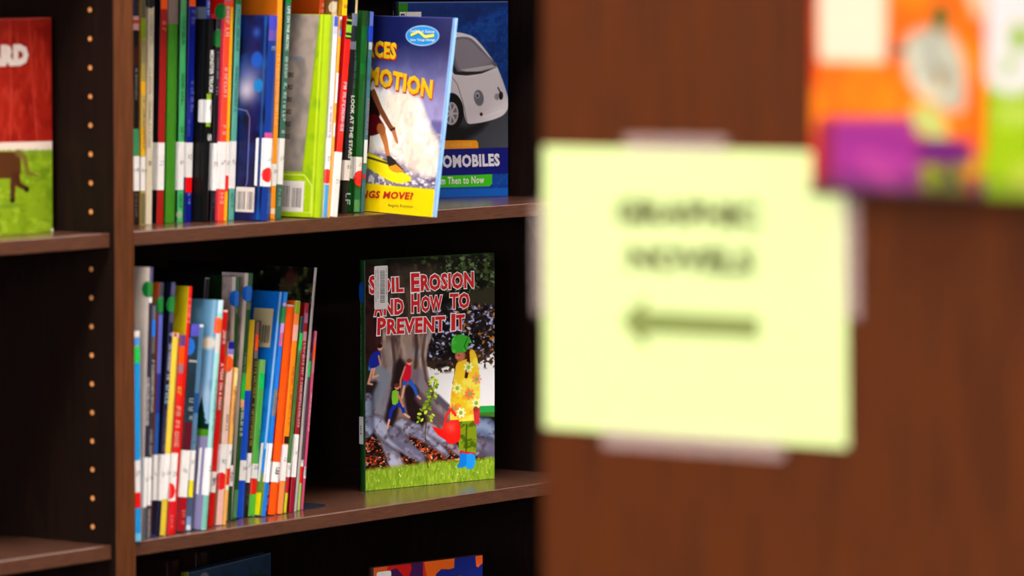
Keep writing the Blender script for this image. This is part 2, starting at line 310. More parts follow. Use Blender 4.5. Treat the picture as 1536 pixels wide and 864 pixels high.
# ---------------------------------------------------------------- shelved books
BOOKS = [
 {'n': 'U1', 'lab': 'black spined book with tiny white lettering, nearest the left partition on the upper shelf', 'X': 0.1072, 'Y': 0.085, 'Z': 1.15, 't': 11.1, 'lean': 0.44, 'h': 0.2813, 'c': (7, 6, 7), 'l': (7, 6, 7), 'k': 'p', 'b': [(240.0, 258.4, (30, 36, 62)), (223.9, 240.0, (225, 170, 165)), (231.6, 235.4, (200, 30, 30)), (183.4, 204.8, (60, 20, 16)), (79.4, 110.7, (50, 135, 90))], 'w': (39.6, 79.4), 'd': [], 'x': [(None, 143.6, 181.9, (150, 150, 150), 0.3, 0.5), (None, 7.5, 36.5, (110, 110, 115), 0.3, 0.5)]},
 {'n': 'U2', 'lab': 'yellow and olive spined book with a lime patch, beside the black one at the partition', 'X': 0.1177, 'Y': 0.085, 'Z': 1.15, 't': 8.6, 'lean': 0.8, 'h': 0.2736, 'c': (175, 160, 80), 'l': (205, 140, 25), 'k': 'p', 'b': [(237.6, 273.6, (90, 90, 75)), (214.6, 236.8, (130, 165, 20)), (185.5, 212.3, (150, 140, 95)), (149.5, 164.8, (235, 175, 15)), (112.7, 149.5, (205, 175, 90)), (79.0, 112.7, (230, 175, 20)), (0.9, 36.1, (110, 105, 70))], 'w': (39.2, 78.2), 'd': [], 'x': [(None, 83.6, 147.2, (120, 110, 70), 0.5, 0.6)]},
 {'n': 'U3', 'lab': 'cream spined book with faint lettering on the upper shelf', 'X': 0.1294, 'Y': 0.085, 'Z': 1.15, 't': 10.8, 'lean': 1.45, 'h': 0.2621, 'c': (212, 200, 172), 'l': (200, 185, 160), 'k': 'p', 'b': [(251.3, 262.1, (6, 40, 22))], 'w': None, 'd': [(256.7, 8.4, (4, 14, 10), 0.3)], 'x': [(None, 204.5, 246.7, (175, 165, 140), 0.4, 0.5), (None, 85.5, 181.5, (170, 150, 120), 0.4, 0.4), (None, 64.8, 77.1, (120, 112, 100), 0.4, 0.5)]},
 {'n': 'U4', 'lab': 'red spined book with a dark maroon cover and orange top sticker', 'X': 0.1482, 'Y': 0.084, 'Z': 1.15, 't': 12.1, 'lean': 2.16, 'h': 0.2696, 'c': (165, 22, 12), 'l': (16, 10, 26), 'k': 'p', 'b': [(247.3, 269.6, (255, 85, 0))], 'w': (38.8, 93.4), 'd': [], 'x': [(None, 214.2, 233.5, (245, 140, 90), 0.5, 0.5)]},
 {'n': 'U5', 'lab': 'thick grass green book with a grey brown top on the upper shelf', 'X': 0.1684, 'Y': 0.0825, 'Z': 1.15, 't': 18.0, 'lean': 1.84, 'h': 0.2771, 'c': (60, 132, 26), 'l': (40, 95, 18), 'k': 'h', 'b': [(230.1, 277.1, (128, 108, 100))], 'w': None, 'd': [], 'x': []},
 {'n': 'U6', 'lab': 'mint green thin book with small dark lettering on the upper shelf', 'X': 0.1799, 'Y': 0.081, 'Z': 1.15, 't': 10.6, 'lean': 1.88, 'h': 0.2655, 'c': (68, 178, 105), 'l': (15, 50, 28), 'k': 'p', 'b': [(242.3, 265.5, (85, 160, 100))], 'w': (37.6, 93.2), 'd': [(9.0, 4.6, (150, 175, 130), 0.3)], 'x': [(None, 203.7, 238.4, (30, 110, 60), 0.45, 0.5), (None, 134.1, 172.8, (25, 100, 55), 0.45, 0.5), (None, 94.0, 111.0, (25, 100, 55), 0.45, 0.5), (None, 16.7, 32.2, (20, 110, 60), 0.45, 0.5)]},
 {'n': 'U7', 'lab': 'navy blue book with pale lettering and an orange top sticker', 'X': 0.1927, 'Y': 0.0795, 'Z': 1.15, 't': 12.0, 'lean': 2.3, 'h': 0.267, 'c': (8, 24, 130), 'l': (6, 14, 60), 'k': 'p', 'b': [(249.9, 267.0, (255, 85, 0)), (34.0, 52.6, (235, 10, 10))], 'w': (51.8, 92.1), 'd': [], 'x': [(None, 226.7, 248.4, (110, 110, 200), 0.5, 0.6), (None, 121.5, 163.3, (105, 120, 200), 0.45, 0.7), (None, 93.6, 118.4, (60, 90, 180), 0.4, 0.3), (None, 16.2, 33.2, (150, 160, 220), 0.4, 0.6)]},
 {'n': 'U9', 'lab': 'black hardback about trucks with big white lettering down its spine', 'X': 0.2026, 'Y': 0.0615, 'Z': 1.15, 't': 9.0, 'lean': 2.98, 'h': 0.2354, 'c': (7, 6, 7), 'l': (10, 9, 10), 'k': 'h', 'b': [(141.8, 148.7, (130, 165, 20)), (110.8, 115.5, (120, 160, 20))], 'w': (115.5, 141.8), 'd': [], 'x': [('MONSTER TRUCK', 149.5, 199.0, (235, 232, 225), 0.75, 0.5), ('S', 93.8, 102.3, (225, 225, 225), 0.7, 0.5)]},
 {'n': 'U10', 'lab': 'slim black book with grey lettering and a green disc sticker', 'X': 0.2187, 'Y': 0.065, 'Z': 1.15, 't': 8.0, 'lean': 2.99, 'h': 0.2352, 'c': (22, 20, 24), 'l': (7, 6, 7), 'k': 'p', 'b': [(222.8, 235.2, (50, 48, 60)), (222.4, 223.5, (120, 120, 130))], 'w': (35.8, 90.8), 'd': [(212.7, 10.1, (10, 120, 40), 0.35)], 'x': [(None, 144.4, 197.1, (150, 145, 155), 0.4, 0.5), (None, 14.0, 32.6, (90, 90, 105), 0.35, 0.5)]},
 {'n': 'U11', 'lab': 'crimson and orange red spined book under a green disc sticker', 'X': 0.2302, 'Y': 0.0615, 'Z': 1.15, 't': 11.1, 'lean': 3.32, 'h': 0.2669, 'c': (250, 75, 40), 'l': (205, 40, 62), 'k': 'p', 'b': [(256.1, 266.9, (120, 120, 200)), (35.4, 63.4, (232, 40, 50))], 'w': (37.0, 92.1), 'd': [(243.6, 9.3, (10, 120, 40), -0.5)], 'x': [(None, 209.4, 249.8, (255, 200, 190), 0.6, 0.5), (None, 144.2, 178.4, (255, 190, 180), 0.5, 0.5), (None, 92.9, 111.5, (255, 190, 180), 0.5, 0.5), (None, 19.9, 35.4, (255, 190, 190), 0.5, 0.5)]},
 {'n': 'U12', 'lab': 'thin yellow spined book between the crimson and the teal ones', 'X': 0.2374, 'Y': 0.0625, 'Z': 1.15, 't': 5.5, 'lean': 3.06, 'h': 0.2668, 'c': (250, 180, 10), 'l': (70, 50, 5), 'k': 'p', 'b': [(248.9, 266.8, (255, 85, 0))], 'w': (35.1, 91.8), 'd': [(43.6, 9.3, (235, 10, 10), 0.2)], 'x': []},
 {'n': 'U13', 'lab': 'pale teal thin book with small dark lettering and a green top sticker', 'X': 0.2483, 'Y': 0.0615, 'Z': 1.15, 't': 10.0, 'lean': 3.47, 'h': 0.2652, 'c': (92, 170, 150), 'l': (20, 55, 42), 'k': 'p', 'b': [(252.0, 265.2, (10, 120, 40))], 'w': (37.0, 92.3), 'd': [], 'x': [(None, 195.1, 248.1, (45, 110, 100), 0.45, 0.5), (None, 123.5, 179.6, (45, 110, 100), 0.45, 0.5), (None, 14.4, 31.6, (30, 90, 80), 0.45, 0.5)]},
 {'n': 'U14', 'lab': 'wide dark blue book showing its night sky back cover and barcode', 'X': 0.2647, 'Y': 0.0205, 'Z': 1.15, 't': 15.7, 'lean': 4.09, 'h': 0.2391, 'c': (14, 50, 130), 'l': (10, 22, 70), 'k': 'h', 'b': [(222.0, 239.1, (60, 60, 170)), (209.5, 222.0, (90, 70, 150)), (96.0, 102.2, (190, 70, 130))], 'w': (39.9, 96.0), 'd': [(53.2, 8.6, (235, 10, 10), 0.45)], 'x': [(None, 197.1, 203.3, (150, 150, 170), 0.5, 0.5), (None, 7.3, 32.2, (40, 110, 190), 0.4, 0.7)]},
 {'n': 'U15', 'lab': 'thin yellow orange book with pale lettering standing tall', 'X': 0.2928, 'Y': 0.036, 'Z': 1.15, 't': 8.6, 'lean': 3.47, 'h': 0.2744, 'c': (250, 150, 20), 'l': (190, 95, 12), 'k': 'p', 'b': [(6.3, 12.6, (245, 215, 185))], 'w': (39.1, 64.9), 'd': [], 'x': [(None, 108.7, 193.1, (255, 215, 140), 0.55, 0.5)]},
 {'n': 'U16', 'lab': 'dark teal green book with white lettering down the spine and green top sticker', 'X': 0.304, 'Y': 0.036, 'Z': 1.15, 't': 10.3, 'lean': 4.59, 'h': 0.2668, 'c': (52, 100, 88), 'l': (8, 32, 20), 'k': 'p', 'b': [(252.7, 266.8, (10, 120, 40))], 'w': (40.3, 94.4), 'd': [], 'x': [('LIFE ON THE ARCTIC', 197.8, 249.5, (205, 222, 215), 0.5, 0.55), (None, 110.0, 190.0, (200, 220, 212), 0.5, 0.55), (None, 95.2, 103.8, (200, 220, 212), 0.5, 0.55), (None, 14.4, 34.8, (130, 165, 155), 0.45, 0.5)]},
 {'n': 'U17', 'lab': 'wide lime green book showing its grey back cover and barcode', 'X': 0.3469, 'Y': 0.008, 'Z': 1.15, 't': 14.9, 'lean': 5.02, 'h': 0.2392, 'c': (160, 190, 20), 'l': (150, 180, 15), 'k': 'h', 'b': [], 'w': None, 'd': [], 'x': []},
 {'n': 'U18', 'lab': 'thin white spined book with a red half disc beside the lime book', 'X': 0.3556, 'Y': 0.008, 'Z': 1.15, 't': 8.0, 'lean': 5.34, 'h': 0.2384, 'c': (226, 222, 222), 'l': (190, 185, 180), 'k': 'p', 'b': [(216.3, 237.6, (60, 95, 190)), (216.3, 225.8, (190, 190, 220)), (0.0, 39.1, (70, 165, 225))], 'w': (39.1, 93.5), 'd': [(48.6, 8.7, (235, 10, 10), 0.3)], 'x': [(None, 93.5, 131.3, (90, 85, 95), 0.35, 0.4)]},
 {'n': 'U19', 'lab': 'very thin orange and white spined book on the upper shelf', 'X': 0.3606, 'Y': 0.008, 'Z': 1.15, 't': 4.3, 'lean': 5.82, 'h': 0.2377, 'c': (240, 160, 40), 'l': (225, 150, 60), 'k': 'p', 'b': [(233.8, 237.7, (215, 200, 195)), (221.9, 233.8, (120, 85, 70)), (213.3, 221.9, (60, 150, 215)), (135.2, 170.7, (235, 232, 240)), (0.0, 115.5, (240, 170, 60)), (95.8, 111.5, (238, 225, 215))], 'w': None, 'd': [], 'x': []},
 {'n': 'U20', 'lab': 'bright red spined book leaning right with a black and lime top patch', 'X': 0.3719, 'Y': 0.006, 'Z': 1.15, 't': 10.4, 'lean': 7.19, 'h': 0.2382, 'c': (240, 28, 8), 'l': (150, 8, 8), 'k': 'p', 'b': [(210.5, 238.2, (16, 16, 14)), (232.2, 234.2, (140, 190, 30)), (218.4, 227.9, (130, 190, 30)), (213.2, 215.2, (130, 190, 30))], 'w': (0.0, 76.7), 'd': [], 'x': [(None, 98.0, 159.8, (190, 215, 235), 0.55, 0.55)]},
 {'n': 'U21', 'lab': 'black book with spaced white capitals and a black disc near its top', 'X': 0.4408, 'Y': 0.044, 'Z': 1.15, 't': 11.7, 'lean': 4.79, 'h': 0.2392, 'c': (20, 20, 22), 'l': (12, 12, 12), 'k': 'h', 'b': [(224.0, 239.2, (105, 110, 135)), (196.0, 206.4, (100, 105, 120))], 'w': (39.5, 63.4), 'd': [(215.2, 9.6, (10, 12, 16), 0.3)], 'x': [('LOOK AT THE STARS', 65.8, 140.9, (215, 222, 215), 0.6, 0.6), (None, 148.1, 192.0, (80, 105, 125), 0.35, 0.7), (None, 6.7, 24.3, (150, 175, 190), 0.8, 0.6)]},
 {'n': 'U22', 'lab': 'glossy dark green book with a red disc on a cream spine label', 'X': 0.4638, 'Y': 0.044, 'Z': 1.15, 't': 12.0, 'lean': 4.14, 'h': 0.2419, 'c': (10, 88, 28), 'l': (28, 62, 22), 'k': 'h', 'b': [(223.5, 241.9, (28, 62, 20)), (165.8, 178.7, (14, 105, 35)), (15.3, 27.4, (18, 105, 60)), (0.9, 15.3, (80, 150, 90))], 'w': (40.2, 66.6), 'd': [(41.0, 9.6, (235, 10, 10), 0.6)], 'x': []},
 {'n': 'U23', 'lab': 'teal blue thin book with grey lettering and a blue disc sticker', 'X': 0.4728, 'Y': 0.045, 'Z': 1.15, 't': 7.1, 'lean': 4.47, 'h': 0.2411, 'c': (52, 110, 120), 'l': (25, 70, 60), 'k': 'p', 'b': [(223.4, 241.1, (90, 105, 190)), (195.4, 204.2, (160, 190, 195)), (59.0, 87.1, (220, 228, 225)), (40.6, 45.4, (200, 40, 30))], 'w': None, 'd': [(214.6, 9.6, (15, 60, 190), 0.3)], 'x': [(None, 91.1, 136.8, (150, 150, 150), 0.7, 0.5)]},
 {'n': 'L1', 'lab': 'sky blue thin book with a green top band against the partition on the lower shelf', 'X': 0.0143, 'Y': 0.004, 'Z': 0.799, 't': 12.1, 'lean': 0.03, 'h': 0.2389, 'c': (8, 150, 225), 'l': (8, 80, 130), 'k': 'p', 'b': [(232.1, 238.9, (240, 225, 215)), (221.5, 232.1, (215, 110, 160)), (222.3, 231.4, (60, 150, 220)), (202.6, 221.5, (20, 205, 85)), (38.6, 56.0, (235, 10, 10)), (0.9, 9.2, (110, 195, 235))], 'w': (56.0, 92.3), 'd': [], 'x': []},
 {'n': 'L2', 'lab': 'tall book with a beige cover and a green disc on a dark spine', 'X': 0.0269, 'Y': 0.008, 'Z': 0.799, 't': 5.8, 'lean': 2.88, 'h': 0.3092, 'c': (46, 38, 58), 'l': (222, 204, 188), 'k': 'p', 'b': [(291.8, 309.2, (85, 82, 115)), (269.2, 275.2, (225, 225, 225)), (257.1, 269.2, (40, 35, 55)), (130.1, 184.5, (165, 155, 158)), (0.0, 36.4, (90, 85, 88))], 'w': (37.2, 93.8), 'd': [(284.3, 9.1, (10, 120, 40), -0.3)], 'x': [(None, 131.6, 183.0, (70, 62, 70), 0.8, 0.5)]},
 {'n': 'L3', 'lab': 'grey spined book with a blue block sticker next to the tall beige one', 'X': 0.0344, 'Y': 0.008, 'Z': 0.799, 't': 6.3, 'lean': 2.79, 'h': 0.265, 'c': (50, 46, 52), 'l': (25, 25, 34), 'k': 'p', 'b': [(249.1, 265.0, (95, 92, 110)), (230.2, 249.1, (10, 110, 215)), (211.3, 230.2, (90, 82, 82)), (0.0, 35.7, (85, 80, 80))], 'w': (38.8, 93.2), 'd': [], 'x': [(None, 143.2, 203.7, (190, 185, 180), 0.7, 0.5), (None, 96.3, 126.5, (170, 165, 165), 0.7, 0.5), (None, 3.2, 33.5, (185, 180, 180), 0.5, 0.6)]},
 {'n': 'L4', 'lab': 'rust and blue spined book with a green disc, left of the matching navy one', 'X': 0.0552, 'Y': 0.018, 'Z': 0.799, 't': 7.4, 'lean': 3.39, 'h': 0.2899, 'c': (26, 50, 120), 'l': (150, 66, 22), 'k': 'p', 'b': [(274.0, 289.9, (60, 60, 66)), (266.4, 274.0, (85, 100, 150)), (186.6, 253.5, (90, 100, 190)), (141.0, 186.6, (40, 48, 130)), (95.5, 141.0, (25, 85, 165)), (3.6, 42.3, (14, 12, 40))], 'w': (42.3, 94.0), 'd': [(264.1, 9.1, (10, 120, 40), 0.3)], 'x': []},
 {'n': 'L5', 'lab': 'navy spined book with white lettering and a green disc', 'X': 0.0633, 'Y': 0.018, 'Z': 0.799, 't': 6.9, 'lean': 5.93, 'h': 0.2898, 'c': (16, 22, 66), 'l': (8, 10, 30), 'k': 'p', 'b': [(274.6, 289.8, (75, 72, 110)), (244.1, 254.8, (70, 70, 105)), (2.8, 40.1, (20, 18, 50))], 'w': (40.9, 93.4), 'd': [(264.7, 9.1, (10, 120, 40), 0.4)], 'x': [(None, 225.9, 232.0, (170, 180, 220), 0.7, 0.5), (None, 174.9, 220.5, (200, 205, 230), 0.6, 0.5), (None, 149.7, 172.6, (165, 205, 230), 0.8, 0.5), (None, 94.9, 144.4, (130, 110, 120), 0.5, 0.5)]},
 {'n': 'L6', 'lab': 'olive yellow book with a floral top between the navy and red ones', 'X': 0.0755, 'Y': 0.0185, 'Z': 0.799, 't': 11.7, 'lean': 6.19, 'h': 0.2312, 'c': (228, 196, 62), 'l': (160, 140, 12), 'k': 'h', 'b': [(225.8, 231.2, (235, 205, 180)), (1.6, 39.8, (220, 190, 55))], 'w': (41.3, 93.1), 'd': [(228.9, 2.3, (190, 40, 30), 0.3)], 'x': []},
 {'n': 'L7', 'lab': 'short red book with an orange block and yellow lettering', 'X': 0.086, 'Y': 0.018, 'Z': 0.799, 't': 9.6, 'lean': 6.13, 'h': 0.2282, 'c': (232, 32, 18), 'l': (155, 8, 38), 'k': 'p', 'b': [(215.3, 228.2, (85, 70, 125)), (194.6, 215.3, (255, 85, 0)), (184.7, 194.6, (150, 110, 120)), (1.4, 57.2, (215, 18, 32))], 'w': (38.1, 93.1), 'd': [(49.6, 9.2, (235, 10, 10), -0.1)], 'x': [(None, 154.2, 175.6, (230, 170, 50), 0.7, 0.4), (None, 94.6, 150.4, (235, 170, 150), 0.8, 0.5), (None, 5.3, 24.4, (250, 120, 120), 0.5, 0.6)]},
 {'n': 'L9', 'lab': 'black and maroon book with a blue disc and a red foot', 'X': 0.1112, 'Y': 0.022, 'Z': 0.799, 't': 15.1, 'lean': 6.89, 'h': 0.2389, 'c': (30, 52, 66), 'l': (12, 10, 14), 'k': 'p', 'b': [(225.1, 238.9, (85, 80, 190)), (195.2, 197.5, (175, 170, 165)), (152.2, 182.9, (26, 44, 56)), (93.9, 126.1, (88, 10, 30)), (1.1, 41.0, (165, 8, 24))], 'w': (40.2, 93.9), 'd': [(212.8, 10.0, (10, 110, 215), -0.1)], 'x': [(None, 129.2, 153.8, (165, 175, 175), 0.5, 0.6), (None, 6.5, 25.7, (220, 110, 110), 0.4, 0.7)]},
 {'n': 'L10', 'lab': 'slate blue thin book with a yellow mark on its white label', 'X': 0.1241, 'Y': 0.024, 'Z': 0.799, 't': 8.7, 'lean': 6.08, 'h': 0.2379, 'c': (80, 125, 160), 'l': (55, 90, 115), 'k': 'p', 'b': [(234.8, 237.9, (225, 228, 228)), (135.7, 158.7, (20, 75, 140)), (38.9, 58.1, (245, 225, 10)), (16.7, 38.9, (70, 85, 115)), (6.7, 16.7, (130, 160, 205)), (1.3, 6.7, (215, 225, 230))], 'w': (58.1, 92.7), 'd': [], 'x': [(None, 92.7, 120.3, (130, 160, 185), 0.5, 0.5)]},
 {'n': 'L11', 'lab': 'pale blue book showing a cloud, a fir tree and lavender ground', 'X': 0.1443, 'Y': 0.016, 'Z': 0.799, 't': 9.8, 'lean': 7.06, 'h': 0.265, 'c': (150, 200, 195), 'l': (90, 145, 175), 'k': 'h', 'b': [(250.3, 265.0, (185, 212, 225)), (204.1, 227.2, (200, 195, 190)), (1.5, 39.3, (112, 178, 158))], 'w': (40.0, 94.0), 'd': [(235.7, 9.2, (255, 85, 0), 0.1)], 'x': [(None, 111.7, 173.3, (100, 165, 160), 0.5, 0.5)]},
 {'n': 'L12', 'lab': 'red spined book with white lettering about a farm year', 'X': 0.1762, 'Y': 0.034, 'Z': 0.799, 't': 8.8, 'lean': 6.51, 'h': 0.2513, 'c': (212, 6, 6), 'l': (180, 5, 5), 'k': 'p', 'b': [(248.2, 251.3, (235, 190, 185))], 'w': (39.1, 63.1), 'd': [], 'x': [('A YEAR ON A FARM', 135.1, 189.4, (250, 215, 205), 0.6, 0.5), (None, 205.6, 228.1, (250, 225, 215), 0.6, 0.5), (None, 46.1, 55.4, (60, 60, 60), 0.7, 0.5)]},
 {'n': 'L13', 'lab': 'pale pink spined book with an orange disc near its top', 'X': 0.1883, 'Y': 0.031, 'Z': 0.799, 't': 11.0, 'lean': 6.48, 'h': 0.2135, 'c': (238, 200, 185), 'l': (160, 112, 80), 'k': 'p', 'b': [(205.0, 213.5, (20, 20, 140)), (198.8, 205.0, (130, 120, 200)), (192.6, 198.8, (225, 190, 180)), (1.0, 68.5, (238, 185, 175))], 'w': (46.8, 94.1), 'd': [(187.9, 9.3, (255, 85, 0), 0.1), (51.4, 10.1, (235, 10, 10), 0.3)], 'x': [(None, 107.3, 129.0, (150, 140, 130), 0.4, 0.6)]},
 {'n': 'L14', 'lab': 'short thin apricot book beside the pale pink one', 'X': 0.1949, 'Y': 0.0305, 'Z': 0.799, 't': 6.1, 'lean': 7.52, 'h': 0.183, 'c': (240, 175, 85), 'l': (220, 150, 70), 'k': 'p', 'b': [(176.8, 183.0, (240, 200, 120)), (161.2, 176.8, (240, 220, 150)), (40.8, 68.0, (230, 225, 215)), (46.3, 65.7, (235, 10, 10))], 'w': (65.7, 93.7), 'd': [], 'x': [(None, 114.6, 161.2, (200, 120, 90), 0.6, 0.5)]},
 {'n': 'L15', 'lab': 'dark green book with a grey cover, first of the matching pair', 'X': 0.2283, 'Y': 0.05, 'Z': 0.799, 't': 6.1, 'lean': 3.37, 'h': 0.2862, 'c': (26, 72, 26), 'l': (9, 18, 8), 'k': 'p', 'b': [(269.8, 286.2, (60, 100, 70)), (243.3, 250.3, (90, 110, 90))], 'w': (41.2, 65.4), 'd': [(260.4, 9.4, (10, 110, 215), -0.1)], 'x': [(None, 71.7, 122.4, (90, 130, 90), 0.5, 0.5), (None, 46.7, 56.8, (60, 60, 60), 0.7, 0.5)]},
 {'n': 'L16', 'lab': 'dark green book with a grey cover, second of the matching pair', 'X': 0.2374, 'Y': 0.05, 'Z': 0.799, 't': 7.8, 'lean': 6.34, 'h': 0.29, 'c': (28, 74, 28), 'l': (8, 14, 8), 'k': 'p', 'b': [(274.4, 290.0, (55, 95, 60)), (247.0, 255.6, (100, 115, 90)), (141.4, 172.7, (20, 190, 60)), (132.0, 141.4, (230, 170, 110)), (3.0, 35.8, (70, 130, 80))], 'w': None, 'd': [(265.8, 9.4, (10, 110, 215), 0.1)], 'x': [(None, 161.0, 196.2, (120, 150, 110), 0.4, 0.4), (None, 98.4, 133.6, (210, 225, 215), 0.6, 0.6)]},
 {'n': 'L17', 'lab': 'book with a yellow top half and a royal blue lower half', 'X': 0.2604, 'Y': 0.058, 'Z': 0.799, 't': 12.3, 'lean': 5.73, 'h': 0.2334, 'c': (10, 70, 195), 'l': (6, 40, 130), 'k': 'h', 'b': [(150.2, 233.4, (212, 170, 10)), (148.6, 150.2, (40, 90, 200))], 'w': (44.3, 67.8), 'd': [], 'x': []},
 {'n': 'L18', 'lab': 'thin black book with yellow lettering under an orange block', 'X': 0.2701, 'Y': 0.06, 'Z': 0.799, 't': 6.7, 'lean': 5.81, 'h': 0.2304, 'c': (18, 16, 14), 'l': (14, 14, 10), 'k': 'p', 'b': [(215.4, 230.4, (130, 95, 85)), (196.6, 215.4, (255, 85, 0)), (187.1, 196.6, (120, 110, 105))], 'w': (40.9, 75.5), 'd': [], 'x': [(None, 138.4, 185.6, (190, 160, 40), 0.6, 0.5), (None, 81.8, 133.7, (180, 140, 30), 0.6, 0.5), (None, 12.7, 37.8, (90, 90, 90), 0.5, 0.5)]},
 {'n': 'L19', 'lab': 'fresh green book with a bright green block near its top', 'X': 0.2812, 'Y': 0.059, 'Z': 0.799, 't': 10.1, 'lean': 6.79, 'h': 0.185, 'c': (80, 175, 60), 'l': (110, 165, 70), 'k': 'p', 'b': [(169.2, 185.0, (120, 180, 90)), (151.1, 169.2, (20, 205, 85)), (2.3, 25.9, (75, 190, 55))], 'w': (44.8, 62.1), 'd': [(35.4, 9.5, (235, 10, 10), 0.2)], 'x': [(None, 78.7, 102.3, (40, 130, 50), 0.4, 0.7)]},
 {'n': 'L20', 'lab': 'wide blue book with a barcode and a white hinge stripe', 'X': 0.2894, 'Y': 0.048, 'Z': 0.799, 't': 7.3, 'lean': 9.25, 'h': 0.2656, 'c': (20, 110, 205), 'l': (15, 115, 195), 'k': 'h', 'b': [(252.9, 265.6, (30, 140, 225)), (247.4, 252.9, (200, 150, 200)), (217.3, 237.1, (205, 150, 195)), (201.5, 217.3, (195, 100, 130)), (118.5, 150.1, (120, 110, 110))], 'w': (40.2, 86.1), 'd': [(238.7, 10.3, (10, 120, 40), 0.1)], 'x': [(None, 3.9, 37.1, (90, 160, 230), 0.5, 0.6), (None, 120.9, 146.2, (160, 130, 120), 0.6, 0.5)]},
 {'n': 'L21', 'lab': 'bright orange thick book on the lower shelf', 'X': 0.3091, 'Y': 0.0485, 'Z': 0.799, 't': 14.8, 'lean': 8.3, 'h': 0.2489, 'c': (255, 84, 4), 'l': (170, 14, 10), 'k': 'h', 'b': [(246.6, 248.9, (200, 180, 180))], 'w': (38.4, 62.2), 'd': [], 'x': [(None, 43.2, 52.7, (60, 60, 60), 0.5, 0.5)]},
 {'n': 'L22', 'lab': 'amber spined book with an olive disc near its top', 'X': 0.3209, 'Y': 0.049, 'Z': 0.799, 't': 9.1, 'lean': 7.91, 'h': 0.2529, 'c': (255, 140, 8), 'l': (255, 95, 8), 'k': 'p', 'b': [(240.2, 252.9, (225, 225, 215)), (224.3, 238.6, (255, 140, 60)), (205.3, 224.3, (245, 190, 170)), (83.3, 92.0, (40, 20, 10)), (0.0, 37.4, (245, 140, 70))], 'w': (39.0, 81.7), 'd': [(244.9, 7.9, (150, 170, 10), 0.5)], 'x': [(None, 103.9, 176.8, (200, 110, 40), 0.5, 0.7)]},
 {'n': 'L23', 'lab': 'thin moss green book with a light green block', 'X': 0.3289, 'Y': 0.05, 'Z': 0.799, 't': 5.7, 'lean': 8.68, 'h': 0.2343, 'c': (70, 110, 50), 'l': (60, 90, 40), 'k': 'p', 'b': [(214.5, 234.3, (40, 50, 80)), (193.9, 214.5, (20, 205, 85)), (190.7, 193.9, (120, 120, 100)), (24.0, 43.0, (200, 20, 40)), (0.1, 24.0, (200, 195, 30))], 'w': (43.0, 59.7), 'd': [], 'x': [(None, 135.1, 182.7, (90, 120, 80), 0.5, 0.5)]},
 {'n': 'L24', 'lab': 'crimson spined book with white lettering on the lower shelf', 'X': 0.3426, 'Y': 0.0505, 'Z': 0.799, 't': 6.9, 'lean': 7.19, 'h': 0.2489, 'c': (150, 8, 22), 'l': (130, 8, 20), 'k': 'p', 'b': [(237.0, 248.9, (150, 30, 50)), (225.1, 237.0, (160, 100, 130)), (203.7, 214.8, (195, 130, 150)), (0.4, 40.1, (150, 15, 40))], 'w': (41.7, 92.5), 'd': [], 'x': [(None, 98.1, 201.3, (235, 180, 185), 0.6, 0.5)]},
 {'n': 'L25', 'lab': 'very tall book with a dark leafy cover and pale grey spine', 'X': 0.3507, 'Y': 0.052, 'Z': 0.799, 't': 4.6, 'lean': 7.94, 'h': 0.2909, 'c': (178, 168, 165), 'l': (14, 14, 10), 'k': 'p', 'b': [], 'w': None, 'd': [], 'x': [(None, 101.5, 276.5, (140, 132, 132), 0.4, 0.5)]},
 {'n': 'L26', 'lab': 'short lime green thin book near the right end of the lower row', 'X': 0.3619, 'Y': 0.056, 'Z': 0.799, 't': 5.2, 'lean': 7.17, 'h': 0.1878, 'c': (165, 200, 100), 'l': (90, 60, 90), 'k': 'p', 'b': [(178.2, 187.8, (70, 60, 90)), (159.1, 178.2, (20, 205, 85)), (60.4, 159.1, (90, 60, 85)), (32.6, 52.5, (235, 10, 10))], 'w': (52.5, 60.4), 'd': [], 'x': []},
 {'n': 'L27', 'lab': 'pink and orange spined book at the right end of the lower row', 'X': 0.3706, 'Y': 0.058, 'Z': 0.799, 't': 4.6, 'lean': 7.36, 'h': 0.2135, 'c': (205, 75, 110), 'l': (110, 40, 60), 'k': 'p', 'b': [(197.5, 213.5, (215, 95, 125)), (178.4, 197.5, (255, 85, 0)), (163.3, 178.4, (190, 120, 125)), (37.3, 51.6, (225, 225, 225))], 'w': None, 'd': [], 'x': [(None, 91.5, 139.3, (240, 200, 205), 0.5, 0.5), (None, 38.9, 51.6, (60, 60, 60), 0.5, 0.5)]},
 {'n': 'T1', 'lab': 'blue spined tall book rising behind the short black books', 'X': 0.2101, 'Y': 0.075, 'Z': 1.15, 't': 6.0, 'lean': 2.95, 'h': 0.2669, 'c': (20, 60, 180), 'l': (12, 20, 60), 'k': 'p', 'b': [], 'w': None, 'd': [], 'x': [(None, 239.0, 256.1, (225, 230, 245), 0.6, 0.5)]},
 {'n': 'R1', 'lab': 'cream book with a gold and white picture on top, behind the lime book', 'X': 0.403, 'Y': 0.053, 'Z': 1.15, 't': 10.0, 'lean': 6.6, 'h': 0.2682, 'c': (226, 200, 140), 'l': (150, 105, 40), 'k': 'p', 'b': [(254.6, 265.0, (90, 80, 110))], 'w': None, 'd': [(247.4, 6.4, (236, 226, 190), 0.1)], 'x': []},
 {'n': 'R2', 'lab': 'tall yellow book with red lettering behind the red spined book', 'X': 0.4184, 'Y': 0.049, 'Z': 1.15, 't': 9.0, 'lean': 6.3, 'h': 0.2695, 'c': (252, 212, 10), 'l': (205, 150, 20), 'k': 'p', 'b': [], 'w': None, 'd': [], 'x': [(None, 243.9, 250.3, (215, 30, 30), 0.6, 0.6)]},
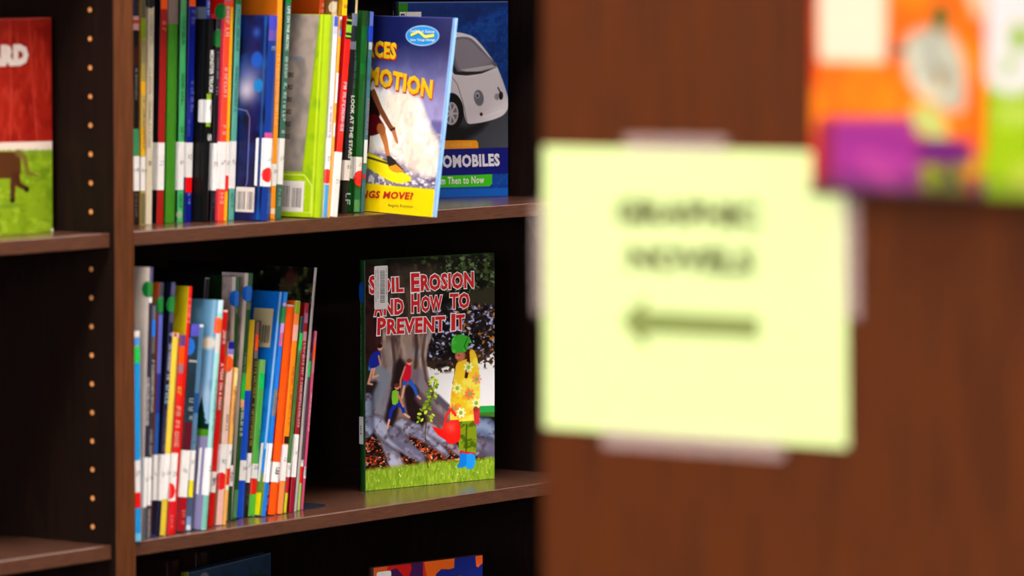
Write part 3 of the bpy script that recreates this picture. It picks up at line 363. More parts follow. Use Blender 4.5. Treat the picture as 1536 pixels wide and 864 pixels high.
 {'n': 'R3', 'lab': 'tall cream spined book rearmost at the right of the upper row', 'X': 0.4468, 'Y': 0.051, 'Z': 1.15, 't': 4.0, 'lean': 4.9, 'h': 0.2671, 'c': (240, 205, 140), 'l': (8, 22, 36), 'k': 'p', 'b': [], 'w': None, 'd': [], 'x': []},
 {'n': 'T2', 'lab': 'tall bright orange book rising behind the grey and lime cover', 'X': 0.3864, 'Y': 0.061, 'Z': 1.15, 't': 8.0, 'lean': 6.9, 'h': 0.2668, 'c': (240, 85, 15), 'l': (205, 80, 15), 'k': 'p', 'b': [], 'w': None, 'd': [], 'x': [(None, 233.3, 252.5, (245, 170, 150), 0.7, 0.6)]},
 {'n': 'T3', 'lab': 'tall yellow book with a red spine behind the short red one', 'X': 0.0939, 'Y': 0.021, 'Z': 0.799, 't': 6.0, 'lean': 6.5, 'h': 0.2836, 'c': (225, 18, 12), 'l': (165, 150, 15), 'k': 'p', 'b': [], 'w': None, 'd': [], 'x': [(None, 237.7, 269.8, (255, 170, 150), 0.7, 0.5)]},
 {'n': 'T4', 'lab': 'dark book in a clear sleeve poking up behind the pale blue one', 'X': 0.1604, 'Y': 0.053, 'Z': 0.799, 't': 8.0, 'lean': 6.8, 'h': 0.2887, 'c': (28, 24, 34), 'l': (10, 10, 12), 'k': 'p', 'b': [(287.2, 288.7, (120, 120, 125))], 'w': None, 'd': [], 'x': []},
]

def outline(t, w, kind):
    """outer cross-section of a closed book seen from above, x -t..0, spine towards -y"""
    if kind == 'h':
        bl = .0045; P = [(-t, w), (-t, .0095), (-t+.0008, .0075), (-t+.0008, .0055), (-t, .004), (-t+.0002, .0012)]
        n = 6
        for i in range(n+1):
            u = i/n; P.append((-t+.0008+(t-.0016)*u, .0010-.0020*math.sin(math.pi*u)))
        P += [(-.0002, .0012), (0, .004), (-.0008, .0055), (-.0008, .0075), (0, .0095), (0, w)]
    else:
        r = min(.0010, t*.22); P = [(-t, w), (-t, r)]
        for i in range(1, 4):
            a = math.pi/2*i/4; P.append((-t+r-r*math.cos(a), r-r*math.sin(a)))
        P += [(-t+r, 0), (-r, 0)]
        for i in range(1, 4):
            a = math.pi/2*i/4; P.append((-r+r*math.sin(a), r-r*math.cos(a)))
        P += [(0, r), (0, w)]
    return P
class Wrap:
    def __init__(s, P, t):
        s.P = P; s.cum = [0]
        for a, b in zip(P, P[1:]): s.cum.append(s.cum[-1]+math.hypot(b[0]-a[0], b[1]-a[1]))
        k = min(range(len(P)), key=lambda i: math.hypot(P[i][0]+t, P[i][1])); s.s0 = s.cum[k]
        k = min(range(len(P)), key=lambda i: math.hypot(P[i][0], P[i][1])); s.len = s.cum[k]-s.s0
    def at(s, q, off):
        q += s.s0; c = s.cum; i = 0
        while i < len(c)-2 and q > c[i+1]: i += 1
        f = (q-c[i])/(c[i+1]-c[i]); (x0, y0), (x1, y1) = s.P[i], s.P[i+1]
        L = c[i+1]-c[i]; nx, ny = (y1-y0)/L, -(x1-x0)/L
        # outward normal of a path going from back-left, round the spine, to back-right
        nx, ny = -abs(nx) if x0+x1 < -s.len and abs(nx) > abs(ny) else (abs(nx) if abs(nx) > abs(ny) else nx), ny
        if abs(ny) >= abs(nx): ny = -abs(ny)
        return x0+(x1-x0)*f+nx*off, y0+(y1-y0)*f+ny*off
    def strip(s, mb, a, b, zf, off, m):
        qs = sorted({a, b} | {q-s.s0 for q in s.cum if a < q-s.s0 < b} | {a+(b-a)*i/8 for i in range(9)} if callable(zf) else {a, b} | {q-s.s0 for q in s.cum if a < q-s.s0 < b})
        for q0, q1 in zip(qs, qs[1:]):
            (xa, ya), (xb, yb) = s.at(q0+1e-7, off), s.at(q1-1e-7, off)
            z0a, z1a = zf(q0) if callable(zf) else zf; z0b, z1b = zf(q1) if callable(zf) else zf
            mb.face([(xa, ya, z0a), (xb, yb, z0b), (xb, yb, z1b), (xa, ya, z1a)], m)
def cov(c, gloss=.32): return mat(c, gloss, coat=.04, spec=.22, name='printed_cover_stock')
def book_body(root, t, w, h, c, l, kind, extra_spine=True):
    P = outline(t, w, kind); wr = Wrap(P, t); th = .0022 if kind == 'h' else .00045
    th = min(th, t*.2)
    inner = [(-th, w), (-th, th*1.6+.001), (-t+th, th*1.6+.001), (-t+th, w)]
    mc, ml = cov(c), cov(l)
    poly = P+inner; fm = []
    for i in range(len(poly)):
        (x0, y0) = poly[i]; (x1, y1) = poly[(i+1) % len(poly)]
        fm.append(ml if (x0+x1)/2 < -t*.97 or (x0+x1)/2 > -t*.03 else mc)
    b = MB(); b.prism(poly, 0, h, fm, mc); b.build('cover', root)
    ins = .003 if kind == 'h' else .0006
    b = MB(); b.box((-t+th+.00005, th*1.6+.0011, ins), (-th-.00005, w-ins, h-ins), M_page); b.build('page_block', root)
    return wr
rng = random.Random(7)
BW = {'U14': .19, 'U17': .2, 'L20': .2, 'L11': .19, 'L25': .23, 'L2': .23}
roots = {}
for B in BOOKS:
    t, h = B['t']/1000, B['h']; a = R(B['lean'])
    w = BW.get(B['n'], round(min(h*.8, .205)+rng.uniform(-.012, .002), 3))
    w = min(w, .298-B['Y'])
    up = B['n'][0] in 'UR' or B['n'] in ('T1', 'T2')
    root = thing('book', B['lab'], 'book', (B['X'], B['Y'], B['Z']+.0001), (0, a, 0), 'upright books on the upper shelf' if up else 'upright books on the lower shelf')
    roots[B['n']] = (root, t, w, h)
    wr = book_body(root, t, w, h, B['c'], B['l'], B['k'])
    if B['b']:
        for i, (z0, z1, c) in enumerate(B['b']):
            mb = MB(); wr.strip(mb, .0001, wr.len-.0001, (max(z0, .2)/1000, min(z1/1000, h-.0001)), .00005+.00003*i, cov(c)); mb.build('spine_band', root, fix=False)
    if B['w']:
        z0, z1 = B['w'][0]/1000, B['w'][1]/1000; mb = MB(); e = .0015
        lft = -.012 if B['n'] not in ('U17', 'L16') else -.003
        wr.strip(mb, lft, wr.len*.995, lambda q: (z0+max(0, e-(q-lft))*.6, z1-max(0, e-(q-lft))*.6), .0003, M_white)
        lb = mb.build('call_number_label', root, label='white call number label', fix=False)
        mb = MB()
        yo = wr.at(wr.len/2, .0005)[1]; zz = (z0+z1)/2
        for k in range(2):
            hh = min(.0028, t*.32)
            scribble(mb, .006, hh, lambda u, v, k=k: (-t*.72+k*hh*1.5+v, yo, zz+.006-u), mat((70, 66, 70), .6, name='label_ink'), rng)
        if mb.f: mb.build('label_print', lb, fix=False)
    for zc, r, c, sf in B['d']:
        zc /= 1000; r /= 1000; sc = sf*t; mb = MB()
        wr.strip(mb, sc-r*.999, min(sc+r*.999, wr.len*.99), lambda q: (max(.0005, zc-math.sqrt(max(0, r*r-(q-sc)**2))), min(h-.0005, zc+math.sqrt(max(0, r*r-(q-sc)**2)))), .0004, mat(c, .4, name='sticker_paper'))
        mb.build('round_sticker', root, fix=False)
    if B['x']:
        yo = wr.at(wr.len/2, .00045)[1]
        for s, z0, z1, c, fr, sc in B['x']:
            mb = MB()
            hh = t*fr; L = (z1-z0)/1000; m = mat(c, .4, name='spine_ink'); xb = -t*(1-sc)-hh/2
            if s: put_text(mb, s, lambda u, v: (xb+v*hh, yo, z1/1000-u*L), m, bold=.02)
            else: scribble(mb, L, hh, lambda u, v: (xb+v, yo, z1/1000-u), m, rng)
            if mb.f: mb.build('spine_lettering', root, fix=False)

# pictures on the covers that show (left face of the book, spine edge at the right)
def left_art(n, art, off=.00012):
    root, t, w, h = roots[n]
    def fn(U, V):   # U = mm left of the view's left edge, V = mm from top ; U=art.w is at the hinge
        return np.stack([np.full_like(U, -t-off), (art.w-U)/1000+.001, h-.0004-V/art.h*(h-.0008)], 1)
    return art_mesh(art, fn, root, label='printed back cover')
def barcode(mb, x0, x1, z0, z1, plane, rng, m=None):
    m = m or mat((40, 36, 36), .6, name='barcode_ink'); x = x0
    while x < x1:
        wd = rng.choice((.0004, .0004, .0008, .0012)); mb.face([plane(x, z0), plane(min(x+wd, x1), z0), plane(min(x+wd, x1), z1), plane(x, z1)], m); x += wd+rng.choice((.0004, .0008, .0009))
def left_sticker(n, d0, d1, z0, z1, groups, c=(215, 205, 195)):
    root, t, w, h = roots[n]; mb = MB()
    mb.face([(-t-.0003, d1, z0), (-t-.0003, d0, z0), (-t-.0003, d0, z1), (-t-.0003, d1, z1)], mat(c, .5, name='label_paper'))
    o = mb.build('barcode_label', root, fix=False, label='white barcode label on the back cover'); mb = MB()
    for a, b_, c0, c1 in groups: barcode(mb, a, b_, c0, c1, lambda x, z: (-t-.00045, x, z), rng)
    mb.build('barcode', o, fix=False)
# night sky book
A_ = Art(70, 239, 2, bg=(8, 22, 78))
full = np.ones(A_.x.shape)
A_.noise(full, (20, 60, 130), 30, 3, .45, .75); A_.noise(full, (4, 8, 40), 22, 5, .5, .7)
A_.glow(44, 75, 22, (90, 100, 150), .9); A_.glow(40, 88, 14, (185, 175, 190), .95)
A_.ell(54, 52, 8.5, 9.5, (18, 80, 175), 3); A_.ell(58, 82, 7, 8, (20, 120, 190), 2, .9); A_.glow(52, 20, 6, (40, 90, 170), .8)
A_.mix(np.clip((A_.y-125)/20, 0, 1)*.75, (4, 12, 62))
A_.mix(np.exp(-((A_.x-65)/1.5)**2)*.6, (40, 110, 170))
A_.mix(np.clip((A_.y-215)/24, 0, 1)*.7*np.clip((A_.x-50)/15, 0, 1), (20, 90, 180))
ring = [(0, 110), (30, 110), (42, 112), (47, 120), (47, 195), (43, 206), (32, 211), (0, 211)]
A_.line(ring, .6, (120, 125, 175), 1.2)
left_art('U14', A_)
left_sticker('U14', .012, .040, .009, .038, [(.014, .023, .012, .033), (.026, .038, .012, .033)])
# lime book
A_ = Art(80, 239, 1.6, bg=(150, 180, 12))
full = np.ones(A_.x.shape)
g = A_.poly([(0, 0), (72, 0), (58, 186), (0, 186)], (152, 136, 124), 1)
A_.noise(g, (122, 112, 104), 25, 8, .45, .7); A_.noise(1-g, (120, 160, 20), 20, 9, .5, .75)
A_.line([(73, 0), (59, 187)], .6, (105, 130, 20), 1, .7)
A_.line([(0, 190), (62, 190), (74, 202), (74, 234)], .9, (190, 205, 90), 1)
A_.line([(0, 234), (74, 234)], .8, (180, 200, 70), 1)
A_.mix(np.exp(-((A_.x-76)/1.4)**2)*.6, (215, 230, 60))  # brighter line paints in the highlight along the hinge
left_art('U17', A_)
left_sticker('U17', .018, .062, .006, .042, [(.022, .036, .011, .034), (.040, .058, .011, .036)])
root, t, w, h = roots['U17']; mb = MB()
for i, s in enumerate(('OTHERS', 'STARS', 'RULERS', 'PILLARS', 'EARS', 'WARS')):
    z = .164-i*.0145; put_text(mb, s, lambda u, v: (-t-.0003, .0435+.02*(1-u), z+v*.006), mat((20, 16, 16), .5, name='cover_ink'), bold=.03, shear=.2)
put_text(mb, 'OF ART', lambda u, v: (-t-.0003, .026+.022*(1-u)+.006, .184+v*.005), mat((70, 110, 150), .5, name='cover_ink'), bold=.02)
mb.build('cover_lettering', root, fix=False)
# tall leafy book
A_ = Art(110, 290, 1.4, bg=(8, 8, 8)); full = np.ones(A_.x.shape)
A_.noise(full, (60, 60, 40), 22, 11, .52, .75); A_.noise(full*(A_.x > 80), (85, 95, 30), 14, 12, .5, .75, k=.8); A_.noise(full, (110, 105, 75), 8, 15, .66, .8)
A_.mix((np.clip((A_.y-60)/60, 0, 1))*.0, (0, 0, 0)); A_.glow(75, 12, 10, (70, 20, 14), .8)
left_art('L25', A_)
# blue book with hinge stripe
A_ = Art(80, 265, 1.2, bg=(14, 105, 195)); full = np.ones(A_.x.shape)
A_.mix(np.clip((A_.y-60)/90, 0, 1), (14, 128, 205)); A_.noise(full, (10, 80, 170), 20, 21, .45, .75, k=.5)
A_.line([(75, 0), (75, 185)], 1.6, (150, 190, 240), 1)
A_.mix(full*np.clip((A_.y-214)/3, 0, 1), (95, 140, 50)); A_.poly([(0, 240), (76, 238), (76, 265), (0, 265)], (230, 215, 10))
left_art('L20', A_)
left_sticker('L20', .014, .044, .199, .245, [(.017, .029, .204, .225), (.031, .041, .207, .230)], (210, 190, 140))
# pale blue picture book
A_ = Art(60, 265, 1.6, bg=(95, 145, 178)); full = np.ones(A_.x.shape)
A_.mix(np.clip((A_.y-30)/120, 0, 1)*.8, (130, 165, 195)); A_.noise(full, (60, 105, 140), 18, 31, .5, .8, k=.6)
A_.ell(50, 50, 12, 7, (225, 200, 170), 4); A_.ell(38, 52, 8, 5, (205, 190, 175), 4)
A_.mix(np.exp(-((A_.x-54)/3)**2)*.5, (170, 195, 215)); A_.glow(48, 110, 12, (165, 185, 205), .6)
A_.mix((A_.y > 157).astype(float), (128, 122, 158)); A_.mix(((A_.y > 148) & (A_.y < 158)).astype(float), (70, 130, 25))
for yy, ww in ((120, 4), (127, 7), (134, 10), (141, 13)): A_.poly([(46, yy-8), (46-ww, yy+7), (46+ww, yy+7)], (8, 40, 30), 1)
A_.mix(((A_.y > 143) & (A_.y < 150)).astype(float)*.9, (6, 34, 26))
left_art('L11', A_)
# grey striped covers of the matching pair, and the red panel on the crimson book
for n in ('L15', 'L16'):
    h = roots[n][3]*1000
    A_ = Art(40, h, 1, bg=(172, 152, 144)); A_.noise(np.ones(A_.x.shape), (142, 124, 116), 12, 41, .45, .7)
    A_.mix((A_.x > 34).astype(float), (225, 205, 185)); A_.mix((A_.x < (20 if n == 'L15' else 12)).astype(float), (16, 38, 14) if n == 'L15' else (190, 165, 160))
    left_art(n, A_)
for n, c0, c1, zz in (('U11', (190, 14, 10), (215, 50, 70), 26), ('T1', (14, 22, 70), (110, 120, 135), 18), ('U5', (112, 95, 90), (30, 95, 16), 50), ('T3', (165, 150, 12), (165, 150, 12), 10)):
    h = roots[n][3]*1000; A_ = Art(30, h, 1, bg=c1); A_.mix((A_.y < zz).astype(float), c0); left_art(n, A_)

# ---------------------------------------------------------------- books shown face out
def face_book(label, BL, BR, z, h, t, cover_c, spine_c, name='book', kind='h', group=None):
    """stands upright; front cover runs from BL to BR (the spine edge at BL)"""
    u = Vector((BR[0]-BL[0], BR[1]-BL[1], 0)); w = u.length; ang = math.atan2(u.y, u.x)
    root = thing(name, label, 'book', (BL[0], BL[1], z+.0001), (0, 0, ang), group)
    # local: x along cover 0..w, y depth 0..t (front cover at y=0, facing -y)
    th = .0024 if kind == 'h' else .0006; mc, ms = cov(cover_c), cov(spine_c)
    b = MB(); b.bbox((0, 0, 0), (w, th, h), mc, .0004); b.bbox((0, t-th, 0), (w, t, h), mc, .0004)
    n = 8
    pts = [(-.0015*math.sin(math.pi*i/n)-.0002, th*.3+(t-th*.6)*i/n) for i in range(n+1)]
    b.prism(pts+[(th*.8, t-th), (th*.8, th)], 0, h, [ms]*(n+3), ms); b.build('cover', root)
    ins = .003 if kind == 'h' else .0006
    b = MB(); b.box((th*.8+.0001, th+.0001, ins), (w-ins, t-th-.0001, h-ins), M_page); b.build('page_block', root)
    return root, w
def front_art(art, root, w, h, off=.00015, label=None):
    def fn(U, V): return np.stack([.0003+U/art.w*(w-.0006), np.full_like(U, -off), h-.0003-V/art.h*(h-.0006)], 1)
    return art_mesh(art, fn, root, label=label)

# ---- the soil book
SB, SR = (.5734, .125), (.7859, .0859); SH = .285
soil, sw = face_book('hardback picture book showing a girl watering a sapling by giant tree roots', SB, SR, .799, SH, .0095, (30, 70, 25), (16, 62, 20))
def TS(cx, cy):           # measured picture point -> cover units (194 x 345)
    X = cx/2.2167+520-548; y = 370+cy/2.2154
    yt = 388-.0412*X; yb = 737-.098*X; return X, (y-yt)/(yb-yt)*345
A_ = Art(194, 345, 1.7, TS, (16, 15, 12)); S = A_; full = np.ones(S.x.shape)
S.noise(full, (34, 44, 26), 26, 1, .42, .7); S.noise(full, (5, 6, 5), 18, 2, .5, .68)
S.noise(full*(S.x > 120)*(S.y < 60), (110, 130, 90), 5, 4, .55, .72, k=.9); S.noise(full*(S.x > 70)*(S.y < 40), (60, 80, 40), 7, 6, .52, .75)
# branch at right
S.poly([(400, 150), (500, 130), (500, 205), (430, 200), (405, 185)], (52, 50, 36), 6)
# leafy middle with sky glints
fol = S.poly([(262, 215), (330, 200), (420, 190), (498, 195), (498, 390), (430, 400), (262, 400)], (28, 22, 24), 6)
S.noise(fol, (70, 55, 62), 7, 7, .5, .66); S.noise(fol, (175, 185, 230), 5, 8, .56, .68, k=.95); S.noise(fol*(S.x > 135), (195, 130, 40), 6, 9, .58, .7, k=.85); S.noise(fol, (12, 10, 12), 6, 10, .53, .62)
# bright field
S.poly([(258, 395), (300, 405), (345, 395), (440, 385), (498, 345), (498, 540), (258, 540)], (240, 236, 232), 3)
S.noise(full*S.mask([(258, 380), (498, 330), (498, 400), (258, 425)], soft=6), (60, 45, 30), 5, 14, .52, .62)
S.poly([(438, 530), (498, 528), (498, 563), (438, 563)], (40, 150, 70), 1.5); S.poly([(438, 552), (498, 550), (498, 572), (438, 574)], (70, 110, 40), 1.5)
S.poly([(430, 566), (498, 566), (498, 578), (430, 578)], (10, 14, 10), 1)
# trunk
tr = S.poly([(95, 270), (150, 240), (285, 250), (268, 330), (265, 400), (288, 480), (335, 540), (350, 600), (400, 640), (60, 640), (60, 470), (100, 400)], (112, 92, 84), 3, sm=3)
S.noise(tr, (168, 148, 134), 24, 20, .45, .75, ax=2.4, ay=.7); S.noise(tr, (66, 50, 48), 18, 22, .52, .75, ax=2.4, ay=.6, k=.85); S.noise(tr, (135, 150, 170), 28, 23, .55, .75, k=.7)
S.poly([(60, 470), (110, 420), (150, 400), (150, 470), (128, 560), (90, 600), (60, 610)], (126, 124, 138), 8, .85, sm=2)
S.line([(140, 330), (150, 400), (104, 480), (70, 560)], 9, (150, 138, 132), 9, .7); S.line([(205, 300), (212, 400), (186, 470), (190, 560)], 8, (150, 128, 114), 9, .6)
S.line([(236, 420), (262, 500), (300, 560), (340, 585)], 9, (112, 104, 122), 8, .7)
S.poly([(60, 60), (112, 60), (118, 300), (100, 400), (60, 380)], (52, 22, 24), 4, .92)
S.noise(S.mask([(60, 60), (112, 60), (118, 300), (100, 400), (60, 380)]), (24, 12, 12), 16, 25, .45, .65)
S.line([(228, 60), (222, 140), (214, 230)], 2.6, (90, 78, 64), 3, .8)
S.line([(225, 250), (232, 330), (226, 400)], 2.4, (62, 44, 40), 2, .8); S.line([(150, 300), (158, 380), (150, 460)], 2.4, (70, 50, 46), 2, .8)
S.line([(262, 260), (250, 360), (262, 440), (300, 520)], 2.2, (80, 62, 58), 2, .8)
# upper trunk
S.poly([(120, 250), (150, 60), (300, 60), (292, 180), (285, 255)], (64, 50, 42), 14, .75); S.noise(S.mask([(120, 250), (150, 60), (300, 60), (285, 255)], soft=14), (96, 78, 64), 16, 71, .52, .75, ax=2.4, ay=.5, k=.6)
# hollows
for P in ([(160, 390), (178, 370), (196, 400), (178, 470), (166, 560), (140, 610), (128, 560), (150, 460)], [(192, 470), (228, 460), (252, 520), (262, 600), (220, 590), (196, 540)], [(60, 460), (110, 450), (92, 540), (60, 560)]):
    S.poly(P, (34, 20, 24), 5, .95, sm=3)
S.line([(100, 400), (128, 430), (92, 520), (62, 545)], 8, (120, 128, 142), 6, .9); S.line([(240, 500), (290, 560), (330, 590)], 7, (92, 72, 76), 5, .9); S.line([(298, 500), (340, 540)], 5, (82, 78, 92), 4)
# litter
lt = S.poly([(60, 600), (150, 590), (250, 630), (345, 640), (420, 650), (498, 655), (498, 700), (60, 745)], (44, 20, 16), 4)
S.noise(lt, (150, 62, 36), 5, 30, .52, .66); S.noise(lt, (215, 90, 40), 4, 31, .6, .7); S.noise(lt, (8, 5, 5), 5, 32, .55, .65)
S.noise(lt, (200, 170, 150), 3.5, 33, .66, .74)
# big roots
def root_(pts, r0, r1, c, seed):
    S.line(pts, r0+2.5, (34, 24, 30), 6, .6, r1=r1+2); m = S.line(pts, r0, c, 5, 1, r1=r1); S.line([(p[0]-4, p[1]-6) for p in pts], r0*.45, (168, 172, 192), 7, .45, r1=r1*.4)
    S.noise(m, (92, 88, 112), 18, seed, .42, .7, k=.8); S.noise(m, (158, 164, 190), 14, seed+50, .5, .75, k=.8); S.noise(m, (66, 52, 60), 9, seed+70, .58, .74, k=.7)
root_([(95, 590), (130, 640), (165, 730)], 7, 10, (158, 154, 160), 60)
root_([(62, 585), (100, 590), (150, 640), (200, 680), (250, 712)], 14, 3, (146, 150, 172), 61)
root_([(180, 600), (230, 610), (300, 660), (330, 690)], 12, 3, (140, 144, 166), 62)
root_([(160, 620), (200, 665), (248, 700)], 9, 4, (112, 112, 132), 63)
root_([(270, 600), (320, 640), (395, 700)], 8, 4, (150, 128, 124), 64)
root_([(425, 600), (460, 600), (498, 625)], 15, 13, (88, 108, 138), 65); root_([(425, 660), (498, 680)], 14, 15, (74, 70, 80), 66)
root_([(70, 500), (66, 560), (64, 610)], 6, 10, (110, 122, 146), 67)
# lawn
gr = S.poly([(55, 742), (160, 732), (300, 714), (400, 712), (498, 700), (498, 790), (55, 830)], (122, 152, 40), 7)
S.noise(gr, (98, 134, 28), 8, 40, .44, .7, ax=2.4, ay=.7, k=.8); S.noise(gr, (160, 182, 66), 6, 41, .5, .75, ax=2.4, ay=.7, k=.7); S.noise(gr, (215, 215, 150), 3, 42, .76, .82); S.mix(gr*np.clip((318-S.y)/14, 0, 1)*.25, (190, 190, 90))
# sapling
S.line([(268, 735), (258, 620), (266, 560), (292, 440)], .8, (72, 62, 34), 1)
lr = random.Random(3)
for i in range(46):
    q = i/45; cx = 292-34*q+lr.uniform(-26, 24)*(.45+.6*q); cy = 432+150*q; S.ell(cx, cy, lr.uniform(4.5, 8), lr.uniform(3, 5), lr.choice(((150, 180, 40), (115, 150, 30), (90, 125, 28), (185, 205, 70))), 1, rot=lr.uniform(-1, 1))
# children climbing
def kid(head, body, shirt, legs, trousers, arms, hair, feet):
    for L in legs: S.line(L, 3.3, trousers, 1, r1=2)
    for L in feet: S.line(L, 1.6, (205, 150, 125), 1)
    S.poly(body, shirt, 1, sm=2)
    for L in arms: S.line(L, 1.4, (190, 125, 100), 1)
    S.ell(head[0], head[1], 8, 10, (205, 145, 120), 1); S.ell(head[0]-1, head[1]-5, 9, 7, hair, 1)
kid((110, 332), [(92, 345), (112, 348), (108, 390), (78, 400), (74, 372)], (20, 40, 140), [[(82, 385), (76, 405)]], (60, 110, 190), [[(106, 360), (112, 390)]], (40, 22, 20), [[(84, 405), (72, 452), (84, 455)], [(92, 400), (86, 432), (104, 425)]])
kid((207, 382), [(192, 392), (212, 394), (208, 442), (184, 440)], (200, 20, 50), [[(194, 445), (190, 462)], [(206, 442), (224, 470), (234, 498)]], (40, 90, 180), [[(192, 398), (178, 440), (176, 465)]], (120, 60, 40), [[(234, 496), (242, 504)], [(190, 462), (182, 500)]])
kid((166, 464), [(150, 478), (172, 480), (168, 518), (150, 522)], (120, 185, 50), [[(160, 522), (146, 545), (140, 575)], [(164, 520), (182, 530), (190, 555)]], (20, 50, 160), [[(168, 486), (180, 515), (186, 530)]], (100, 50, 35), [[(140, 575), (134, 600)], [(190, 555), (206, 566)]])
# girl in the yellow coat
S.poly([(366, 575), (428, 572), (432, 640), (428, 688), (398, 690), (372, 676)], (118, 138, 28), 1); S.noise(S.mask([(366, 575), (428, 572), (432, 640), (428, 688), (372, 676)]), (70, 95, 12), 8, 47, .5, .65)
S.line([(397, 590), (396, 680)], .9, (60, 75, 14), 1)
S.poly([(375, 678), (426, 686), (422, 700), (374, 692)], (190, 20, 40), 1)
S.poly([(376, 688), (398, 690), (396, 728), (370, 736), (366, 728), (374, 716)], (20, 115, 200), 1, sm=2); S.poly([(398, 690), (427, 694), (420, 738), (392, 736), (398, 720)], (35, 140, 220), 1, sm=2)
S.ell(376, 362, 18, 20, (150, 85, 60), 1); S.line([(402, 345), (404, 380), (396, 432)], 2.6, (60, 28, 20), 1); S.line([(362, 375), (360, 430), (354, 452)], 2, (60, 28, 20), 1)
coat = S.poly([(366, 385), (398, 372), (412, 340), (430, 358), (440, 420), (442, 500), (438, 560), (436, 576), (352, 580), (342, 560), (344, 500), (356, 430)], (246, 182, 40), 1, sm=3)
S.noise(coat, (255, 206, 80), 16, 45, .45, .65); S.noise(coat, (225, 140, 30), 12, 46, .58, .75, k=.7)
S.ell(376, 364, 14, 17, (178, 108, 80), 1); S.ell(366, 368, 4, 5, (190, 120, 92), .8); S.line([(368, 360), (374, 361)], .5, (60, 30, 24), .8); S.line([(366, 375), (372, 376)], .5, (150, 60, 55), .8); S.line([(402, 348), (404, 385), (396, 432)], 2.4, (66, 30, 22), 1)
for fx, fy, c in ((408, 490, (215, 95, 90)), (378, 552, (246, 240, 210)), (404, 400, (250, 240, 190)), (430, 520, (246, 235, 190)), (432, 440, (240, 130, 110)), (366, 470, (248, 225, 160)), (352, 540, (225, 110, 80))):
    for k in range(7): S.line([(fx, fy), (fx+13*math.cos(k*.9), fy+14*math.sin(k*.9))], 1.9, c, 1.6, .8)
    S.ell(fx, fy, 6, 7, (130, 170, 50), 1)
S.poly([(420, 540), (442, 535), (440, 588), (424, 592)], (190, 50, 60), 1); S.ell(428, 540, 8, 9, (130, 60, 50), 1)
hat = S.poly([(350, 350), (346, 318), (356, 297), (380, 291), (404, 300), (414, 318), (404, 322), (398, 345), (375, 352)], (58, 160, 50), 1, sm=3); S.noise(hat, (100, 195, 80), 12, 48, .45, .7); S.line([(400, 305), (390, 330), (396, 345)], .9, (30, 110, 30), 1)
# watering can
S.line([(322, 600), (330, 560), (346, 540), (360, 560)], 1.8, (215, 40, 34), 1)
S.poly([(322, 590), (370, 575), (376, 640), (350, 656), (330, 650), (318, 615)], (226, 34, 28), 1, sm=2); S.poly([(280, 596), (292, 600), (330, 612), (330, 645), (300, 625)], (214, 28, 24), 1); S.glow(345, 600, 8, (245, 120, 100), .5)
S.c = np.clip((S.c-26)*1.24+20, 0, 255)
front_art(S, soil, sw, SH, label='printed front cover with a tree, children and a girl in a yellow coat')
def cover_pt(w, h, AW, AH, off): return lambda X, Y: (X/AW*w, -off, h-Y/AH*h)
PT = cover_pt(sw, SH, 194, 345, .0006)
def title(parent, PTf, T, runs, fill, edge, bold=.035, eb=.075, lift=.0003, slant=0., shadow=None, tiltf=None):
    layers = ([(shadow, eb, 0, (1.6, 1.6))] if shadow else [])+([(edge, eb, .0001, (0, 0))] if edge else [])+[(fill, bold, .0002, (0, 0))]
    mb = MB()
    for c, bo, up, sh in layers:
        m = mat(c, .3, coat=.2, name='title_ink')
        for s, a, b_, c_, d in runs:      # a = bottom-left, b_ = bottom-right, c_ = top-left picture points
            A0, A1, A2 = Vector(T(*a)), Vector(T(*b_)), Vector(T(*c_))
            def fn(u, v):
                p = A0+(A1-A0)*u+(A2-A0)*v+Vector(sh); q = PTf(p.x, p.y); return (q[0], q[1]-up, q[2])
            put_text(mb, s, fn, m, bold=bo, shear=slant, ref=bold, spacing=1.08)
    return mb.build('title_lettering', parent, fix=False)
title(soil, PT, TS, [('S', (76, 153), (98, 152), (74, 92), 0), ('OIL', (104, 151), (187, 148), (103, 99), 0), ('E', (212, 148), (240, 147), (211, 86), 0), ('ROSION', (244, 146), (421, 137), (243, 91), 0),
    ('A', (90, 227), (118, 226), (92, 166), 0), ('ND', (122, 225), (187, 222), (122, 172), 0), ('H', (212, 217), (240, 216), (212, 155), 0), ('OW', (245, 216), (315, 212), (245, 163), 0), ('TO', (340, 207), (406, 204), (340, 155), 0),
    ('P', (100, 291), (128, 289), (102, 233), 0), ('REVENT', (132, 289), (324, 281), (133, 237), 0), ('I', (345, 278), (358, 277), (345, 223), 0), ('T', (361, 277), (390, 275), (361, 226), 0)],
    (225, 10, 16), (255, 248, 246), bold=.04, eb=.088)
mb = MB(); m_ = mat((232, 228, 225), .5, name='label_paper')
P0 = TS(91, 60); P1 = TS(135, 203)
def rr(mb, PTf, x0, y0, x1, y1, r, off, m, n=4):
    pts = []
    for cx, cy, a0 in ((x1-r, y0+r, -90), (x1-r, y1-r, 0), (x0+r, y1-r, 90), (x0+r, y0+r, 180)):
        for i in range(n+1):
            a = R(a0+90*i/n); q = PTf(cx+r*math.cos(a), cy+r*math.sin(a)); pts.append((q[0], q[1]-off, q[2]))
    mb.face(pts, m)
rr(mb, PT, P0[0], P0[1], P1[0], P1[1], 2, .0003, m_); o = mb.build('barcode_label', soil, fix=False, label='white barcode label across the title')
mb = MB(); q = P0[1]+7
while q < P1[1]-10:
    d = rng.choice((.5, .5, .9)); a_, b_ = PT(P0[0]+8.5, q), PT(P0[0]+15.5, q+d); mb.face([(a_[0], a_[1]-.0004, a_[2]), (b_[0], a_[1]-.0004, a_[2]), (b_[0], a_[1]-.0004, b_[2]), (a_[0], a_[1]-.0004, b_[2])], mat((40, 38, 40), .6, name='barcode_ink')); q += d+rng.choice((.5, .8))
